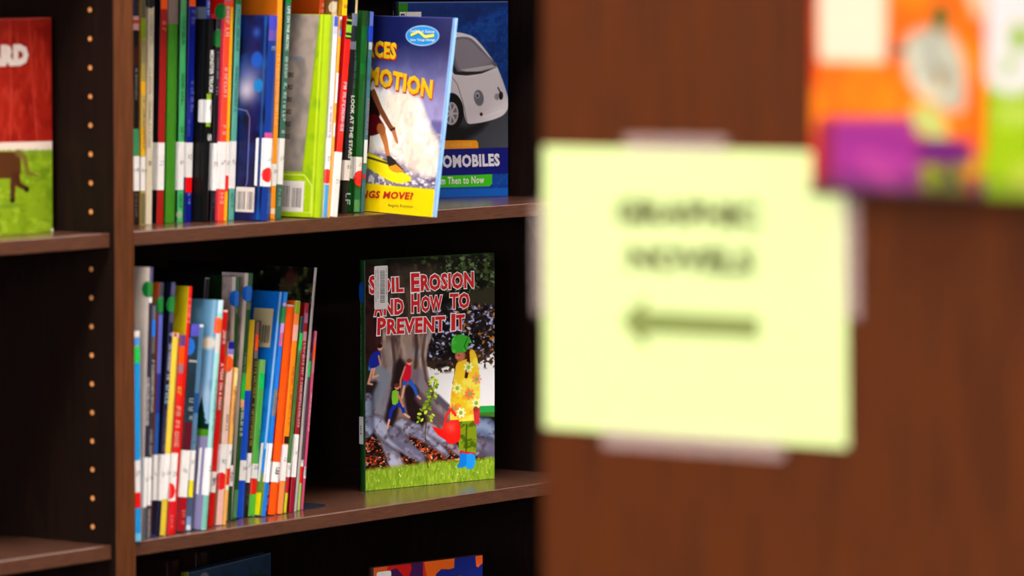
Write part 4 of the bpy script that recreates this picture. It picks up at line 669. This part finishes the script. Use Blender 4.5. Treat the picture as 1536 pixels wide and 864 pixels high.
for xx, L in ((1.5, 50), (4.6, 44), (17, 40)):
    scribble(mb, L/345*SH, .0016, lambda u, v, xx=xx: (PT(P0[0]+xx, 0)[0]+v, PT(0, 0)[1]-.0004, PT(0, P0[1]+5)[2]-u), mat((60, 58, 60), .6, name='label_ink'), rng)
mb.build('barcode', o, fix=False)
# its spine: blue disc, label, small title
ft = .0095
def spine_face(mb, z0, z1, m, y0=.0008, y1=None, off=.0022): y1 = y1 or ft-.0008; mb.face([(-off, y0, z0), (-off, y1, z0), (-off, y1, z1), (-off, y0, z1)], m)
mb = MB(); spine_face(mb, .092-.034, .092, M_white); mb.build('call_number_label', soil, fix=False, label='white call number label')
mb = MB()
for i in range(12):
    z = .2455+.012*math.cos(math.pi*(i+.5)/12); wv = .0125*math.sin(math.pi*(i+.5)/12)
    mb.face([(-.0021, .0002, z-.0016), (-.0021, min(wv, ft-.001), z-.0016), (-.0021, min(wv, ft-.001), z+.0016), (-.0021, .0002, z+.0016)], mat((10, 90, 190), .4, name='sticker_paper'))
mb.build('round_sticker', soil, fix=False)
mb = MB(); put_text(mb, 'SOIL EROSION AND HOW TO PREVENT IT', lambda u, v: (-.0022, .0062-v*.0026, .205-u*.092), mat((120, 150, 110), .5, name='spine_ink'), bold=.01)
put_text(mb, 'HYDE SOIL', lambda u, v: (-.0022, .0062-v*.0026, .237-u*.022), mat((120, 150, 110), .5, name='spine_ink'))
put_text(mb, '631.4', lambda u, v: (-.0026, .0066-v*.003, .081-u*.011), mat((40, 38, 38), .5, name='label_ink'), bold=.02)
mb.build('spine_lettering', soil, fix=False)

# ---- the car book
AB, AR = (.7344, .2020), (.8775, .1334); AH = .2485
auto, aw = face_book('blue book with a small white rounded car on its cover, on the upper shelf', AB, AR, 1.150, AH, .010, (12, 50, 120), (16, 18, 16))
def TA(cx, cy):     # 2.47 px per picture px, x from 599 px = cover left
    x = 500+cx/2.47; y = cy/2.469; X = (x-599); yt = .5+.0*X; yb = 298.6-.0268*X; return X, (y-yt)/(yb-yt)*292
S = Art(168, 292, 1.7, TA, (14, 62, 138)); full = np.ones(S.x.shape)
S.noise(full, (10, 48, 118), 14, 1, .4, .7); S.noise(full, (24, 84, 160), 5, 2, .52, .7, k=.6)
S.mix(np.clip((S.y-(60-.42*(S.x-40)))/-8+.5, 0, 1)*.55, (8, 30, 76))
S.mix((S.x < 17).astype(float), (45, 120, 10)); S.mix((S.x < 3).astype(float), (16, 18, 16))
fl = S.poly([(250, 350), (500, 420), (662, 370), (670, 560), (250, 560)], (58, 60, 66), 10); S.mix(fl*np.clip((S.x-80)/90, 0, 1)*.5, (80, 82, 90))
S.poly([(380, 440), (500, 470), (600, 430), (560, 480), (500, 520), (380, 540)], (18, 18, 22), 9, .9)
body = S.poly([(300, 260), (330, 170), (390, 125), (450, 114), (505, 122), (545, 145), (600, 215), (622, 252), (645, 310), (660, 362), (661, 395), (640, 425), (590, 445), (530, 456), (505, 450), (490, 400), (470, 350), (430, 345), (380, 400), (320, 460), (300, 400)], (226, 218, 222), 1.4, sm=4)
S.mix(body*np.clip((S.y-150)/60, 0, 1)*.4, (186, 172, 182)); S.mix(body*np.exp(-((S.x-150)/12)**2)*.35, (235, 228, 226))
S.poly([(300, 270), (320, 190), (380, 150), (450, 136), (510, 134), (545, 160), (590, 210), (620, 240), (560, 262), (500, 275), (455, 268), (430, 200), (420, 160)], (104, 98, 112), 1.4, sm=3)
S.poly([(455, 150), (510, 140), (560, 185), (600, 230), (520, 250), (480, 256), (462, 220)], (150, 142, 152), 5, .9, sm=3); S.poly([(480, 255), (600, 236), (615, 246), (520, 268)], (205, 196, 196), 2, .9)
S.poly([(428, 200), (445, 215), (470, 262), (560, 262), (615, 246), (560, 270), (500, 277), (460, 272), (440, 240)], (42, 34, 42), 1.4)
S.line([(440, 268), (470, 310), (492, 380), (505, 445)], .5, (130, 122, 128), 1); S.line([(455, 274), (520, 280), (600, 262), (622, 252)], .6, (240, 234, 234), 1)
S.ell(447, 412, 46, 68, (16, 14, 16), 1.4); S.ell(447, 418, 27, 43, (188, 184, 190), 1); S.ell(447, 418, 21, 35, (120, 118, 124), 1)
for k in range(7):
    a = k*math.pi*2/7; S.line([(447, 418), (447+22*math.cos(a), 418+36*math.sin(a))], 1.5, (200, 196, 200), .8)
S.ell(447, 418, 7, 10, (205, 200, 205), .8)
S.ell(550, 360, 18, 30, (120, 118, 128), 1, rot=-.15); S.ell(545, 350, 8, 12, (180, 178, 186), 1); S.ell(545, 352, 4, 6, (60, 58, 66), 1)
S.ell(633, 352, 8, 15, (22, 18, 20), 1); S.line([(622, 322), (636, 350)], .9, (50, 46, 48), 1); S.ell(618, 356, 9, 12, (150, 140, 144), 1.4, .8)
S.ell(559, 421, 5.5, 6.5, (70, 14, 22), 1); S.line([(570, 432), (640, 405)], .8, (235, 228, 228), 2)
S.poly([(250, 520), (540, 518), (547, 526), (549, 550), (250, 552)], (248, 150, 12), .8)
S.poly([(230, 555), (664, 545), (664, 642), (230, 655)], (14, 22, 105), .8)
S.poly([(230, 656), (600, 645), (600, 680), (590, 690), (230, 700)], (62, 172, 22), .8)
S.poly([(230, 705), (664, 695), (664, 735), (230, 740)], (20, 84, 165), .8)
S.mix((S.y < 1.2).astype(float)*(S.x > 3), (90, 110, 160))
S.c = np.clip((S.c-26)*1.14+22, 0, 255)
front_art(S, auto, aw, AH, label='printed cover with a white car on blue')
PTA = cover_pt(aw, AH, 168, 292, .0004)
title(auto, PTA, TA, [('AUTOMOBILES', (322, 624), (628, 614), (320, 576), 0)], (236, 232, 240), None, bold=.045)
title(auto, PTA, TA, [('From Then to Now', (374, 684), (569, 678), (374, 656), 0)], (236, 242, 225), None, bold=.02)
title(auto, PTA, TA, [('BY RACHEL GRACE', (428, 541), (522, 539), (428, 529), 0)], (250, 205, 130), None, bold=.0)
mb = MB(); P0, P1 = (5, 15), (37, 70)
rr(mb, PTA, *P0, *P1, .6, .0003, M_white); o = mb.build('barcode_label', auto, fix=False, label='white label with a dark square letter')
mb = MB(); rr(mb, PTA, 6.2, 17.5, 12, 30, .4, .0005, mat((18, 12, 50), .5, name='label_ink')); rr(mb, PTA, 22, 23, 30, 60, .3, .0005, mat((50, 45, 48), .5, name='barcode_ink')); rr(mb, PTA, 14, 16, 14.6, 60, .2, .0005, mat((50, 45, 48), .5, name='barcode_ink'))
put_text(mb, 'S', lambda u, v: (PTA(7.5+u*3.2, 0)[0], -.0012, PTA(0, 27-v*7)[2]), m_, bold=.02); put_text(mb, 'S', lambda u, v: (-.0022, .0055-.0035*u, .232+v*.005), m_); mb.build('label_print', o, fix=False)

# ---- the surfing book: pulled out of the row, fore-edge towards the aisle
FB = Vector((.4272, -.0955)); ux = Vector((-.376, -.9266)); FW = .225; FH = .2365; FTH = .0042
P_ = FB-ux*FW
ang = math.atan2(ux.y, ux.x)
surf = thing('book', 'surfing book with yellow foot pulled half out of the row and leaning right', 'book', (P_.x, P_.y, 1.1508))
surf.rotation_euler = (Matrix.Rotation(ang, 4, 'Z') @ Matrix.Rotation(R(-7.1), 4, 'X')).to_euler()
# local: x along the cover, y = thickness (front cover at y=0 facing -y)
lm = cov((125, 175, 225))
b = MB(); b.bbox((0, 0, 0), (FW, .0009, FH), lm, .0003); b.bbox((0, FTH-.0009, 0), (FW, FTH, FH), cov((120, 180, 230)), .0003); b.box((0, .0009, 0), (.001, FTH-.0009, FH), lm); b.build('cover', surf)
b = MB(); b.box((.0011, .00095, .0006), (FW-.0004, FTH-.00095, FH-.0006), mat((150, 190, 225), .6, name='paper_edge')); b.build('page_block', surf)
_q = [(450, 73, 0, 0), (374, 807, 0, 240), (155, 55, -125, 0), (105, 782, -125, 240)]
def TF(cx, cy):    # picture point -> mm from the top right corner ; inverse bilinear by iteration
    u, v = .5, .5
    for _ in range(12):
        def f(u, v): return ((1-u)*(1-v)*452+(1-u)*v*373+u*(1-v)*158+u*v*80, (1-u)*(1-v)*73+(1-u)*v*807+u*(1-v)*55+u*v*782)
        x, y = f(u, v); e = 1e-3; xu, yu = f(u+e, v); xv, yv = f(u, v+e)
        a, c, b_, d = (xu-x)/e, (yu-y)/e, (xv-x)/e, (yv-y)/e; D = a*d-b_*c; rx, ry = cx-x, cy-y
        u += (d*rx-b_*ry)/D; v += (-c*rx+a*ry)/D
    return 225-SVW*u, v*240
SVW = 190.
S = Art(225, 240, 1.9, TF, (24, 30, 80)); full = np.ones(S.x.shape)
S.mix(np.clip((S.y-30)/75, 0, 1), (150, 145, 195)); S.noise(full*np.clip((S.y-40)/40, 0, 1), (120, 118, 170), 25, 2, .45, .7, k=.6)
S.mix(np.clip(1-S.y/40, 0, 1)*np.clip((S.x-100)/100, 0, 1)*.5, (50, 60, 120))
sea = S.poly([(300, 480), (400, 478), (420, 520), (380, 700), (80, 690), (80, 560), (200, 520)], (140, 130, 160), 5); S.noise(sea, (90, 84, 110), 6, 3, .5, .65, ax=.6, ay=2); S.noise(sea, (225, 220, 225), 6, 4, .54, .68, ax=.6, ay=2)
S.poly([(370, 450), (410, 455), (405, 505), (372, 500), (350, 480)], (95, 92, 150), 5)
sp = S.poly([(150, 290), (175, 340), (200, 310), (225, 340), (250, 335), (300, 350), (330, 390), (345, 440), (365, 480), (385, 520), (390, 600), (375, 650), (300, 640), (200, 560), (120, 560), (110, 420), (130, 330)], (232, 220, 204), 12, sm=3)
S.noise(sp, (250, 244, 232), 22, 5, .38, .6); S.noise(sp, (205, 190, 176), 12, 6, .55, .8, k=.6)
S.poly([(100, 560), (150, 575), (200, 610), (220, 650), (300, 690), (380, 700), (380, 712), (90, 700)], (110, 108, 128), 4); S.noise(S.mask([(100, 560), (220, 650), (300, 690), (380, 700), (90, 700)]), (210, 205, 205), 5, 7, .5, .65)
S.poly([(90, 560), (130, 568), (180, 590), (240, 630), (285, 655), (290, 668), (270, 680), (220, 678), (170, 650), (120, 620), (90, 600)], (248, 224, 22), 2, sm=3)
S.line([(90, 575), (150, 592), (215, 612)], 1.2, (60, 50, 30), 1)
# surfer: dark torso, shorts, arm, leg, foot
S.poly([(120, 330), (150, 345), (165, 385), (175, 430), (150, 440), (120, 440)], (34, 18, 14), 2, sm=2)
S.poly([(120, 435), (160, 425), (180, 450), (192, 475), (165, 500), (125, 500)], (86, 12, 22), 1.5, sm=2)
S.line([(150, 345), (178, 410), (215, 475), (228, 488)], 5, (128, 72, 46), 1.5, r1=3); S.line([(224, 484), (236, 520), (240, 530)], 4, (185, 110, 70), 1.2, r1=2); S.line([(216, 484), (230, 478)], 1.4, (20, 16, 20), 1)
S.line([(180, 480), (196, 530), (206, 585)], 6.5, (190, 118, 62), 1.5, r1=4); S.line([(172, 476), (186, 486)], 6, (170, 100, 55), 2)
S.line([(130, 500), (124, 560)], 5, (60, 26, 16), 2)
S.poly([(200, 580), (222, 590), (250, 618), (262, 636), (240, 642), (210, 628)], (40, 26, 20), 1, sm=2); S.poly([(208, 620), (235, 612), (262, 636), (240, 644), (212, 632)], (236, 150, 30), 1); S.poly([(200, 585), (215, 582), (235, 600), (222, 616), (206, 605)], (26, 18, 18), 1)
S.poly([(-900, 676), (70, 676), (200, 690), (376, 704), (376, 830), (-900, 830)], (250, 206, 10), 1)
S.mix(np.clip((S.x-219)/2, 0, 1)*.8, (140, 185, 235)); S.mix((S.y < 1).astype(float), (80, 85, 150))
S.ell(333, 136, 62, 38, (200, 215, 240), 1); S.ell(333, 136, 59, 35, (30, 140, 210), 1)
S.line([(292, 134), (320, 122), (342, 142), (374, 138)], 2.4, (60, 110, 130), 1); S.line([(292, 132), (320, 120), (342, 140), (374, 136)], 1.8, (240, 224, 90), 1)
S.c = np.clip((S.c-26)*1.1+24, 0, 255)
def fnS(U, V): return np.stack([U/225*FW, np.full_like(U, -.00015), FH-V/240*FH], 1)
art_mesh(S, fnS, surf, label='printed cover with a surfer on a yellow board')
PTF = lambda X, Y: (X/225*FW, -.0006, FH-Y/240*FH)
RB = dict(fill=(250, 200, 20), edge=None, shadow=(205, 40, 25), bold=.05, eb=.06, lift=.0003)
title(surf, PTF, TF, [('FORCES', (62, 198), (236, 224), (66, 134), 0), ('AND MOTION', (-30, 268), (368, 372), (-24, 198), 0)], **RB)
title(surf, PTF, TF, [('WHY DO THINGS MOVE?', (-120, 728), (299, 744), (-118, 700), 0)], (200, 26, 30), None, bold=.04, slant=.15)
title(surf, PTF, TF, [('Angela Royston', (206, 772), (298, 777), (206, 758), 0)], (60, 50, 30), None, bold=.005)
title(surf, PTF, TF, [('Looking at Science', (290, 126), (378, 132), (292, 110), 0), ('How Things Change', (290, 158), (380, 160), (290, 146), 0)], (225, 238, 248), None, bold=.02)

# ---- the barn book, left bookcase
RBk = (-.2553, .0630), (-.0453, .0812)
barn, bw = face_book('red and green picture book with a brown horse tail, alone in the left bookcase', *RBk, 1.150, .2405, .009, (150, 30, 20), (120, 20, 15))
def TB(cx, cy):    # left crop 2.16 px per px ; cover right edge at 78.5 px; width of cover in px of view ~ 172
    x = cx/2.16; y = cy/2.16; X = x-78.5+171.5; yt = 26.3-.012*(x); yb = 353.7-.081*x; return X, (y-yt)/(yb-yt)*322
S = Art(171.5, 322, 1.3, TB, (158, 30, 18)); full = np.ones(S.x.shape)
S.noise(full, (140, 22, 14), 20, 1, .45, .7); S.noise(full, (180, 48, 32), 10, 2, .55, .75, ax=2, ay=.4)
for pts in ([(36, 60), (38, 280), (34, 460)], [(96, 60), (112, 330), (122, 460)], [(-40, 60), (-38, 460)], [(-110, 60), (-112, 460)]): S.line(pts, 1.1, (190, 60, 48), 2, .8)
S.mix((S.y < 2).astype(float)*.6, (190, 90, 85)); 
S.poly([(-400, 470), (0, 460), (175, 456), (175, 500), (-400, 500)], (226, 208, 192), 1.5)
g = S.poly([(-400, 492), (0, 488), (175, 486), (175, 800), (-400, 800)], (128, 158, 24), 3); S.noise(g, (105, 135, 18), 16, 4, .45, .7); S.noise(g, (150, 178, 40), 10, 5, .55, .7)
for k in range(60): S.line([(-190+k*6.2, 500), (-189+k*6.2, 482+(k*37 % 7))], .7, (130, 155, 50), 1)
S.poly([(-180, 500), (-60, 492), (30, 490), (62, 500), (68, 540), (58, 575), (-20, 578), (-180, 585)], (84, 46, 22), 2, sm=2)
S.line([(60, 495), (80, 510), (90, 560), (122, 570)], 5.5, (112, 92, 42), 2, .9, r1=1.5); S.line([(48, 560), (42, 600), (40, 650)], 5.5, (78, 42, 24), 2, r1=3); S.line([(54, 570), (60, 598), (86, 612)], 4.5, (70, 34, 20), 2, r1=3)
S.ell(40, 650, 8, 8, (24, 14, 16), 1); S.ell(86, 614, 8, 9, (24, 14, 16), 1); S.ell(30, 668, 34, 8, (100, 128, 30), 4, .7)
S.line([(-140, 570), (-142, 650)], 5, (78, 42, 24), 2); S.line([(-110, 570), (-108, 650)], 5, (78, 42, 24), 2)
front_art(S, barn, bw, .2405, label='printed cover with a red barn wall above grass')
PTB = cover_pt(bw, .2405, 171.5, 322, .0005)
title(barn, PTB, TB, [('BARNYARD', (-245, 216), (91, 207), (-245, 150), 0)], (232, 214, 202), (232, 214, 202), bold=.05, eb=.09)
mb = MB(); rr(mb, PTB, 168, 317, 171.4, 321.8, .3, .0004, mat((215, 215, 190), .6, name='worn_board')); mb.build('worn_corner', barn, fix=False)

# ---- the two books on the bottom shelf
bl, w1 = face_book('dusky blue hardback whose top shows on the lowest shelf, turned into the shelf', (.283, .1615), (.491, .208), .447, .278, .012, (40, 66, 98), (130, 125, 20))
S = Art(208, 278, 1, None, (42, 70, 104)); full = np.ones(S.x.shape); S.noise(full, (34, 60, 90), 14, 1, .42, .7); S.mix((S.y < 1.6).astype(float), (80, 104, 130)); S.ell(36, 12, 12, 8, (150, 150, 165), 2); S.noise(S.mask([(140, 26), (175, 18), (205, 30), (205, 60), (140, 60)], soft=4), (40, 56, 22), 5, 3, .35, .5); S.ell(90, 120, 60, 50, (110, 130, 140), 20)
front_art(S, bl, w1, .278, label='dusky blue printed cover')
ob, w2 = face_book('book with orange, red, purple and blue wavy patches on the lowest shelf', (.5115, .0637), (.6935, .0348), .447, .268, .009, (60, 30, 30), (50, 24, 16))
TO = lambda cx, cy: ((cx/7.68-20)*1.11, (cy-240+.1185*(cx-155))/7.68*.95)
S = Art(182, 268, 1.3, TO, (12, 30, 120)); full = np.ones(S.x.shape)
S.poly([(155, 200), (330, 200), (330, 600), (155, 600)], (205, 88, 20), 1); S.poly([(330, 150), (720, 150), (720, 900), (330, 900)], (60, 14, 74), 1)
S.poly([(316, 180), (575, 180), (570, 290), (545, 345), (505, 330), (430, 250), (390, 248), (330, 300), (316, 600)], (192, 18, 14), 1, sm=2)
S.poly([(718, 140), (1088, 100), (1080, 225), (1030, 240), (930, 240), (870, 290), (850, 360), (850, 900), (760, 900), (740, 340)], (222, 92, 16), 1); S.poly([(718, 175), (735, 175), (770, 360), (770, 900), (718, 900)], (190, 30, 16), 1)
S.poly([(1326, 80), (1425, 80), (1425, 160), (1360, 215), (1338, 205)], (232, 90, 30), 1)
S.ell(1140, 355, 85, 56, (14, 10, 10), 1); S.ell(1140, 358, 80, 52, (238, 215, 20), 1); S.poly([(900, 420), (1400, 420), (1400, 2200), (900, 2200)], (12, 30, 120), 1); S.ell(500, 900, 200, 200, (200, 120, 20), 1); S.ell(1100, 1000, 220, 260, (190, 30, 30), 1)
front_art(S, ob, w2, .268, label='wavy patches of orange, red, purple and blue')
PTO = cover_pt(w2, .268, 182, 268, .0003); mb = MB(); rr(mb, PTO, 5, 6, 29, 60, 3, .0002, m_); o = mb.build('barcode_label', ob, fix=False); mb = MB(); barcode(mb, .008, .012, .225, .252, lambda x, z: (x, -.0012, z), rng); barcode(mb, .019, .024, .22, .254, lambda x, z: (x, -.0012, z), rng); mb.build('barcode', o, fix=False)
for k, (x, y, h_, lab) in enumerate(((.330, .215, .285, 'dim brown book behind the dusky blue one, left'), (.395, .225, .288, 'dim brown book behind the dusky blue one, right'))):
    t_ = thing('book', lab, 'book', (x, y, .4471), (0, 0, R(12))); book_body(t_, .02, .06, h_, (60, 36, 28), (50, 30, 24), 'h')

# ---- steel bookend holding the lower row
be = thing('bookend', 'flat black steel bookend foot showing beside the last pink book', 'bookend', (.3712, .056, .799))
b = MB(); b.prism([(.0005, 0), (.030, .0), (.046, .004), (.052, .016), (.052, .10), (.0005, .10)], .00015, .0013, [M_metal]*6, M_metal)
b.build('foot', be)

# ---------------------------------------------------------------- the near bookcase with its end panel
PX = -1.2087; PY = -1.4655
fg = thing('bookcase', 'brown double-sided bookcase seen end-on, its end panel carrying the yellow sign', 'bookcase', (PX, PY, 0))
b = MB(); b.bbox((0, -.62, 0), (.022, 0, 1.9), M_end, .0015); b.build('end_panel', fg)
b = MB(); b.bbox((.9, -.62, 0), (.922, 0, 1.9), M_end, .0015); b.build('end_panel', fg)
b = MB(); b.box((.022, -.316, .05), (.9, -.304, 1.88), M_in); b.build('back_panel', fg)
b = MB(); b.bbox((.022, -.615, 1.87), (.9, -.005, 1.895), M_end, .001); b.build('top_panel', fg)
for z in ZS[:-1]:
    b = MB(); b.bbox((.0225, -.304, z-.018), (.8995, -.008, z), M_shelf, .0005); b.build('shelf', fg)
    b = MB(); b.bbox((.0225, -.612, z-.018), (.8995, -.316, z), M_shelf, .0005); b.build('shelf', fg)

# the sign: a sheet of letter paper with four tape strips
def on_panel(y, z, off): return (PX-off, y, z)
sg = thing('paper_sign', 'pale yellow-green paper sign with two words and an arrow pointing left', 'sign', (PX-.0006, -1.4690, 1.1087))
mb = MB()
SC = [(0, 0), (-.2755, .0010), (-.2725, .2170), (.0010, .2150)]      # (dy, dz) corners bottom-left, bottom-right, top-right, top-left
def sq(u, v):
    a = Vector(SC[0])*(1-u)*(1-v)+Vector(SC[1])*u*(1-v)+Vector(SC[2])*u*v+Vector(SC[3])*(1-u)*v; return a
N = 12
m_sign = mat((200, 216, 142), .75, name='yellow_paper')
for i in range(N):
    for j in range(N):
        q = []
        for a_, b_ in ((i, j), (i+1, j), (i+1, j+1), (i, j+1)):
            u, v = a_/N, b_/N; p = sq(u, v); q.append((-.0006*math.sin(math.pi*u)*math.sin(math.pi*v)-.0002, p.x, p.y))
        mb.face(q, m_sign)
import bmesh
me = mb.mesh('sheet', False); bm = bmesh.new(); bm.from_mesh(me); bmesh.ops.remove_doubles(bm, verts=bm.verts, dist=1e-6); bm.to_mesh(me); bm.free()
link('sheet', me, sg)
ink = mat((84, 92, 36), .6, name='printer_ink'); mb = MB()
def SP(x, y):      # fraction of the sheet -> 3D, top-left origin
    p = sq(x, 1-y); return (-.0011, p.x, p.y)
put_text(mb, 'GRAPHIC', lambda u, v: SP(.245+.485*u, .272-.098*v), ink, bold=.06); put_text(mb, 'NOVELS', lambda u, v: SP(.285+.425*u, .432-.098*v), ink, bold=.06)
mb.build('lettering', sg, fix=False)
mb = MB(); mb.face([SP(.262, .605), SP(.35, .515), SP(.35, .568), SP(.72, .568), SP(.72, .645), SP(.35, .645), SP(.35, .705)], mat((110, 122, 52), .6, name='printer_ink_light')); mb.build('arrow', sg, fix=False)
tape = bpy.data.materials.new('clear_tape'); tape.use_nodes = True; nt = tape.node_tree; pb = nt.nodes['Principled BSDF']
pb.inputs['Base Color'].default_value = (*s2l((225, 200, 190)), 1); pb.inputs['Roughness'].default_value = .3; pb.inputs['Alpha'].default_value = .3
for k, (u0, v0, u1, v1) in enumerate(((.28, -.045, .62, .04), (.20, .965, .80, 1.055), (.965, .16, 1.045, .56), (-.03, .2, .03, .6))):
    mb = MB(); pts = [SP(u0, v0), SP(u1, v0), SP(u1, v1), SP(u0, v1)]; off = -.0004
    mb.face([(p[0]+off, p[1], p[2]) for p in pts], tape); mb.build('tape_strip', sg, fix=False)

# clear holder on the end panel with two books shown in front
clear = bpy.data.materials.new('clear_acrylic'); clear.use_nodes = True; nt = clear.node_tree; nt.nodes.remove(nt.nodes['Principled BSDF'])
out = nt.nodes['Material Output']; tb = nt.nodes.new('ShaderNodeBsdfTransparent'); tb.inputs[0].default_value = (.93, .93, .93, 1); gb = nt.nodes.new('ShaderNodeBsdfGlossy'); gb.inputs['Roughness'].default_value = .05
fr = nt.nodes.new('ShaderNodeFresnel'); fr.inputs[0].default_value = 1.3; ms = nt.nodes.new('ShaderNodeMixShader')
nt.links.new(fr.outputs[0], ms.inputs[0]); nt.links.new(tb.outputs[0], ms.inputs[1]); nt.links.new(gb.outputs[0], ms.inputs[2]); nt.links.new(ms.outputs[0], out.inputs['Surface'])
HY0, HY1, HZ = -1.732, -2.05, 1.300
ho = thing('display_holder', 'clear acrylic ledge on the end panel under the orange and green books', 'holder', (PX, HY0, HZ))
b = MB(); b.box((-.0035, HY1-HY0, -.002), (-.0005, 0, .10), clear); b.build('back_plate', ho)
b = MB(); b.box((-.034, HY1-HY0, -.0045), (-.0005, 0, -.002), clear); b.build('ledge', ho)
b = MB(); b.box((-.034, HY1-HY0, -.002), (-.0325, 0, .012), clear); b.build('front_lip', ho)
def panel_book(label, y0, y1, h, art, cc, z=None):
    t = thing('book', label, 'book', (PX-.0315, y0, (z or HZ)-.0018), (0, 0, 0)); w = y0-y1
    b = MB(); b.bbox((.0, -w, 0), (.002, 0, h), cov(cc), .0004); b.bbox((.010, -w, 0), (.012, 0, h), cov(cc), .0004); b.box((.002, -.0015, 0), (.010, 0, h), cov(cc)); b.build('cover', t)
    b = MB(); b.box((.0021, -w+.002, .002), (.0099, -.0016, h-.002), M_page); b.build('page_block', t)
    def fn(U, V): return np.stack([np.full_like(U, -.00015), -.0003-U/art.w*(w-.0006), h-.0003-V/art.h*(h-.0006)], 1)
    art_mesh(art, fn, t); return t
TP = lambda cx, cy: ((cx-95)/2.7/1.62, 100+cy/2.7/2.02)      # crop px -> mm
S = Art(146, 232, 1, TP, (200, 81, 0)); full = np.ones(S.x.shape)
S.mix((S.x < 5).astype(float), (161, 16, 0)); S.mix(np.clip((S.y-170)/6, 0, 1)*np.clip((S.y-10)/5, 0, 1)*0, (0, 0, 0))
S.noise(full, (205, 107, 0), 40, 3, .45, .7)
S.poly([(112, -180), (372, -180), (372, 205), (120, 205)], (192, 182, 180), 4)
S.ell(412, 155, 36, 26, (47, 22, 18), 4); S.ell(572, 30, 34, 60, (29, 73, 32), 4)
S.poly([(440, 120), (500, 70), (600, 80), (650, 160), (668, 260), (660, 380), (600, 390), (540, 360), (480, 310), (440, 220)], (139, 146, 149), 5, sm=3)
S.noise(S.mask([(440, 120), (600, 80), (668, 260), (600, 390), (480, 310)]), (172, 175, 172), 14, 5, .45, .65); S.ell(575, 265, 20, 40, (110, 91, 59), 4)
S.poly([(470, 370), (560, 380), (600, 450), (600, 510), (520, 500), (470, 440)], (151, 166, 101), 5, sm=2)
S.poly([(620, -200), (760, -200), (770, 20), (700, 30)], (196, 162, 146), 6)
S.poly([(170, 430), (470, 420), (500, 560), (520, 780), (170, 780)], (120, 31, 124), 5); S.noise(S.mask([(170, 560), (500, 560), (520, 780), (170, 780)]), (149, 52, 139), 20, 6, .42, .6)
S.poly([(120, 430), (172, 430), (172, 800), (120, 800)], (103, 10, 61), 4); S.poly([(480, 500), (690, 500), (690, 600), (500, 600)], (79, 0, 103), 5)
S.poly([(500, 600), (670, 590), (670, 800), (520, 800)], (109, 128, 9), 6); S.noise(S.mask([(500, 600), (670, 590), (670, 800), (520, 800)]), (64, 46, 54), 10, 7, .5, .62)
S.poly([(700, 560), (760, 560), (760, 660), (700, 660)], (152, 134, 16), 6); S.poly([(688, 650), (800, 650), (800, 800), (688, 800)], (103, 24, 96), 6)
S.mix(np.clip((S.y-228)/3, 0, 1), (34, 7, 30))
S.c = np.clip(S.c*np.array([1.1, 1.04, .9]), 0, 240)
panel_book('orange and purple book on the end panel above the sign', -1.7325, -1.8785, .232, S, (150, 30, 10))
S = Art(150, 232, 1, lambda cx, cy: ((cx-808)/2.7/1.62, 100+cy/2.7/2.02), (134, 164, 0)); full = np.ones(S.x.shape)
S.noise(full, (118, 152, 0), 30, 2, .45, .7); S.ell(900, 130, 140, 190, (195, 189, 184), 5); S.poly([(740, -250), (1150, -250), (1150, 60), (740, 130)], (195, 187, 182), 6)
S.ell(930, 100, 36, 50, (110, 147, 7), 5); S.ell(890, 210, 20, 28, (110, 147, 7), 5); S.poly([(850, 360), (1000, 360), (1000, 430), (850, 430)], (155, 175, 66), 6); S.poly([(900, 600), (1000, 560), (1000, 700), (910, 700)], (160, 172, 49), 9)
panel_book('lime green book with a white bubble at the right end of the end panel', -1.8795, -2.028, .232, S, (140, 170, 10))
